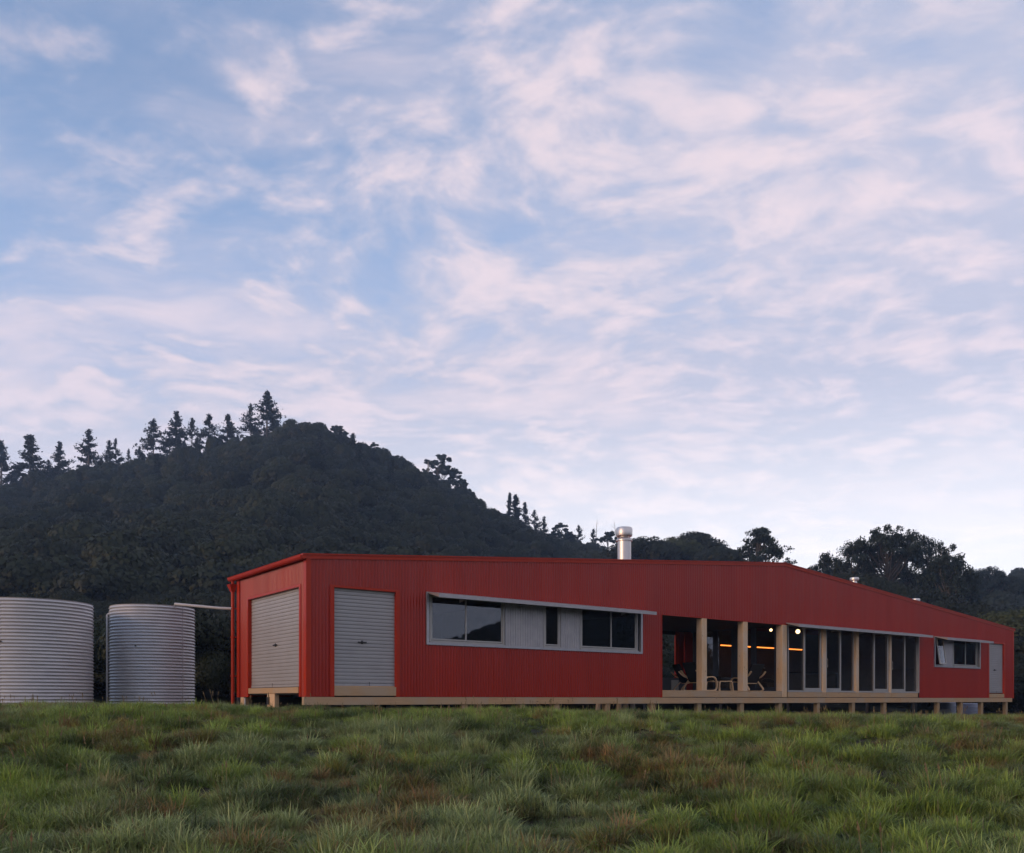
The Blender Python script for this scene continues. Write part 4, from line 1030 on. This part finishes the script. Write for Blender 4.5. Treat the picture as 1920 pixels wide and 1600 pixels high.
# scrub behind the right end of the house
scr = [crown_variant(80 + s, 9000, .06, lobes=12) for s in range(3)]
for i, (px, top, y, r, m, lab) in enumerate(((1895, 1132, 62, 3.2, 1, 'pale green shrub right of the roof end'), (1850, 1150, 66, 3.0, 0, 'dark shrub behind the right roof slope'), (1915, 1185, 50, 2.6, 0, 'dark shrub beside the right corner of the house'), (1790, 1118, 75, 3.6, 0, 'dark shrub under the bare trees'), (1740, 1100, 80, 3.8, 0, 'dark shrub under the umbrella pine'), (1690, 1085, 86, 4.2, 0, 'broad dark shrub left of the bare trees'), (1935, 1230, 44, 2.4, 0, 'low shrub at the right edge of the view'), (1905, 1250, 47, 2.6, 0, 'low dark shrub close behind the last pile'), (1630, 1070, 92, 4.2, 0, 'dark shrub under the open pine'), (1560, 1062, 95, 4.2, 0, 'dark shrub under the dense pine'))):
    x = (px - 960) / 1632 * y; g = tz(x, y); zt = EYE + (1311 - top) / 1632 * y; e = empty('shrub', (x, y, g - .2)); tag(e, lab, 'shrub', 'shrubs behind the right end of the house')
    MB().tube([(0, 0, 0), (.1, 0, max(1, (zt - g) * .5))], [.15, .1], 6).obj('stem', bark, e)
    me = scr[i % 3].copy(); me.materials[0] = shrub_leaf if m else bush_leaf
    zz = zt - g; k = 0
    while zz > 0 and k < 5:
        o = link('crown', me, e, (math.sin(k * 2 + i) * .5 * k, .2 * k, zz + .2 - r * .85)); o.scale = (r * (1 + .12 * k), r * (1 + .1 * k), r * .95); o.rotation_euler.z = i + k; zz -= r * 1.1; k += 1
# trunks seen through the rear opening
for i, (t, y) in enumerate(((17.5, 9), (19.3, 10.5), (21.2, 12), (15.6, 8.2))):
    p = C0 + DX * t + DY * y; g = tz(*p); e = empty('kanuka_tree', (p[0], p[1], g - .2)); tag(e, ['slim trunk behind the rear opening, nearest the jamb', 'slim leaning trunk behind the rear opening', 'farthest slim trunk behind the rear opening', 'slim trunk left in the rear opening'][i], 'tree', 'slim trees behind the veranda')
    MB().tube([(0, 0, 0), (.2, 0, 2), (.1, .3, 4.2)], [.12, .09, .05], 7).obj('trunk', pale_bark, e)
    o = link('crown', scr[i % 3], e, (0, .4, 2.6)); o.scale = (2.0, 1.6, 1.7)

# ------------------------------------------------------------------ grass
def tuft(seed, nb, hgt, spread, width, droop=.5, dry=.08, seeds=0):
    rng = np.random.default_rng(seed); V = []; Q = []; T = []; A = []
    for b in range(nb):
        a = rng.uniform(0, 6.28); r0 = spread * math.sqrt(rng.random()) ; base = np.array((math.cos(a) * r0, math.sin(a) * r0, -.02))
        da = a + rng.normal(0, 1.1); h = hgt * rng.uniform(.45, 1.15); out = droop * h * rng.uniform(.2, 1.3); d = np.array((math.cos(da), math.sin(da), 0)); side = np.array((-d[1], d[0], 0)); 
        tw = rng.normal(0, .6); side = side * math.cos(tw) + d * math.sin(tw)
        w = width * rng.uniform(.6, 1.3); seg = 4
        k = len(V); dr = 1.0 if rng.random() < dry else 0; gc = rng.random(); dew = rng.random() ** 2
        for s in range(seg):
            f = s / seg; p = base + d * out * f ** 2.1 + np.array((0, 0, h * (f - .38 * (out / h) * f ** 2.6))); ww = w * (1 - f * .65)
            V += [p - side * ww / 2, p + side * ww / 2]; A += [(gc * (.3 + .7 * f), dr, dew * f, 1)] * 2
        f = 1.0; V.append(base + d * out + np.array((0, 0, h * (1 - .38 * (out / h))))); A.append((gc, dr, dew, 1))
        for s in range(seg - 1): Q.append((k + 2 * s, k + 2 * s + 1, k + 2 * s + 3, k + 2 * s + 2))
        T.append((k + 2 * seg - 2, k + 2 * seg - 1, k + 2 * seg))
    for b in range(seeds):
        a = rng.uniform(0, 6.28); h = hgt * rng.uniform(1.2, 1.7); p = np.array((math.cos(a) * spread * .4, math.sin(a) * spread * .4, 0)); q = p + np.array((rng.normal(0, .1) * h, rng.normal(0, .1) * h, h)); s_ = np.array((.0016, 0, 0))
        k = len(V); V += [p - s_, p + s_, q + s_, q - s_]; A += [(.5, 1, 0, 1)] * 4; Q.append((k, k + 1, k + 2, k + 3))
        for m in range(7):
            c = p + (q - p) * (1 - m * .028); k = len(V); u = rand_dir(1, rng)[0] * .008; V += [c - u, c + np.array((0, 0, .022)), c + u, c - np.array((0, 0, .006))]; A += [(.5, 1, .2, 1)] * 4; Q.append((k, k + 1, k + 2, k + 3))
    return make_mesh('grass_tuft', np.array(V), [np.array(Q), np.array(T)], grass_m, attrs={'leaf': ('POINT', 'FLOAT_COLOR', np.array(A, dtype=float))})
tufts = [tuft(1, 90, .14, .085, .0055, .75), tuft(2, 100, .11, .10, .005, .9), tuft(3, 70, .18, .07, .007, .6, .05), tuft(4, 110, .085, .14, .0045, .9, .2), tuft(5, 70, .14, .11, .007, .9), tuft(6, 60, .17, .10, .005, .5, .12, seeds=2), tuft(7, 100, .08, .15, .005, .9, .1)]
rng = np.random.default_rng(9)
def grass_zone(n, y0, y1, half):
    Y = np.sqrt(rng.uniform(y0 ** 2, y1 ** 2, n)); X = rng.uniform(-half, half, n) * Y; return X, Y
zones = [grass_zone(22000, 2.5, 12, .80), grass_zone(34000, 12, 21, .80), grass_zone(46000, 21, 46, .75)]
X = np.concatenate([z[0] for z in zones]); Y = np.concatenate([z[1] for z in zones])
tt = (X - C0[0]) * DX[0] + (Y - C0[1]) * DX[1]; ss = (X - C0[0]) * DY[0] + (Y - C0[1]) * DY[1]
ok = ~((tt > -.1) & (tt < L) & (ss > .2) & (ss < W)); X, Y, tt, ss = X[ok], Y[ok], tt[ok], ss[ok]; n = len(X)
Z = terrain(X, Y)
lum = fbm(X * 2.9, Y * 2.9, 21, 4); brown = .55 * fbm(X * 2.1 + 40, Y * 2.1, 33, 3) + .45 * fbm(X * .6 + 40, Y * .6, 36, 3); yel = fbm(X * .5, Y * .5 + 9, 44, 3); big_ = fbm(X * .22, Y * .22, 51, 3)
rust = smooth(.53, .61, brown + .10 * smooth(18, 30, Y) * (X > 3)) * (rng.random(n) < .8)
col = np.zeros((n, 3)); g1 = np.array((.085, .125, .022)); g2 = np.array((.25, .31, .060)); g3 = np.array((.32, .34, .18)); rc = np.array((.27, .12, .06)); dk = np.array((.040, .042, .022))
f = smooth(.35, .65, lum + rng.normal(0, .08, n))[:, None]; col = g1 * (1 - f) + g2 * f
f = smooth(.50, .68, yel + rng.normal(0, .07, n))[:, None] * .7; col = col * (1 - f) + g3 * f
f = (rust * rng.uniform(.5, 1, n))[:, None]; col = col * (1 - f) + rc * f
f = (smooth(.56, .68, fbm(X * 2.4 + 9, Y * 2.4, 61, 3)) * .8)[:, None]; col = col * (1 - f) + dk * f
ol = (.65 * smooth(16, 26, Y))[:, None]; col = col * (1 - ol) + col[:, [1, 1, 2]] * np.array((.92, .88, .9)) * ol * .9      # drier, olive turf near the house
col *= rng.uniform(.45, 1.6, n)[:, None]
size = (.46 + .82 * smooth(.38, .68, lum)) * rng.uniform(.6, 1.5, n)
size *= 1 - .28 * smooth(9.5, 14, Y) - .22 * smooth(14, 22, Y); size *= np.where((Y > 12) & (ss > -3.0) & (tt > 1), .8, 1.0)
size = np.clip(size, .25, 1.5) * np.where((ss > -2.2) & (tt > -1.5) & (tt < L + 1), .75, 1.0)
var = rng.choice(7, n, p=(.2, .22, .14, .17, .135, .005, .13)); var = np.where((rng.random(n) < .02) & (Y > 11) & (Y < 17), 5, var)
grass = scatter('grass', np.stack([X, Y, Z], 1), np.stack([rng.normal(0, .12, n), rng.normal(0, .12, n), rng.uniform(0, 6.28, n)], 1), np.stack([size * 1.15, size * 1.15, size], 1), var, np.concatenate([col, np.ones((n, 1))], 1), tufts)
tag(grass, 'long dew-grey tussocky grass with rusty patches')

# ------------------------------------------------------------------ air
me = bpy.data.meshes.new('haze'); bx = 760
me.from_pydata([(x, y, z) for z in (-9.0, 112.0) for y in (-bx, bx) for x in (-bx, bx)], [], [(0, 2, 3, 1), (4, 5, 7, 6), (0, 1, 5, 4), (2, 6, 7, 3), (0, 4, 6, 2), (1, 3, 7, 5)])
hm = bpy.data.materials.new('haze_air'); hm.use_nodes = True; t = NT(hm.node_tree); o_ = t.n('ShaderNodeOutputMaterial'); pv = t.n('ShaderNodeVolumePrincipled')
pv.inputs['Color'].default_value = (.50, .70, 1.0, 1); pv.inputs['Density'].default_value = .00048; pv.inputs['Anisotropy'].default_value = .2
t.put(o_.inputs['Volume'], pv.outputs[0]); me.materials.append(hm)
haze = link('haze', me); haze['kind'] = 'stuff'
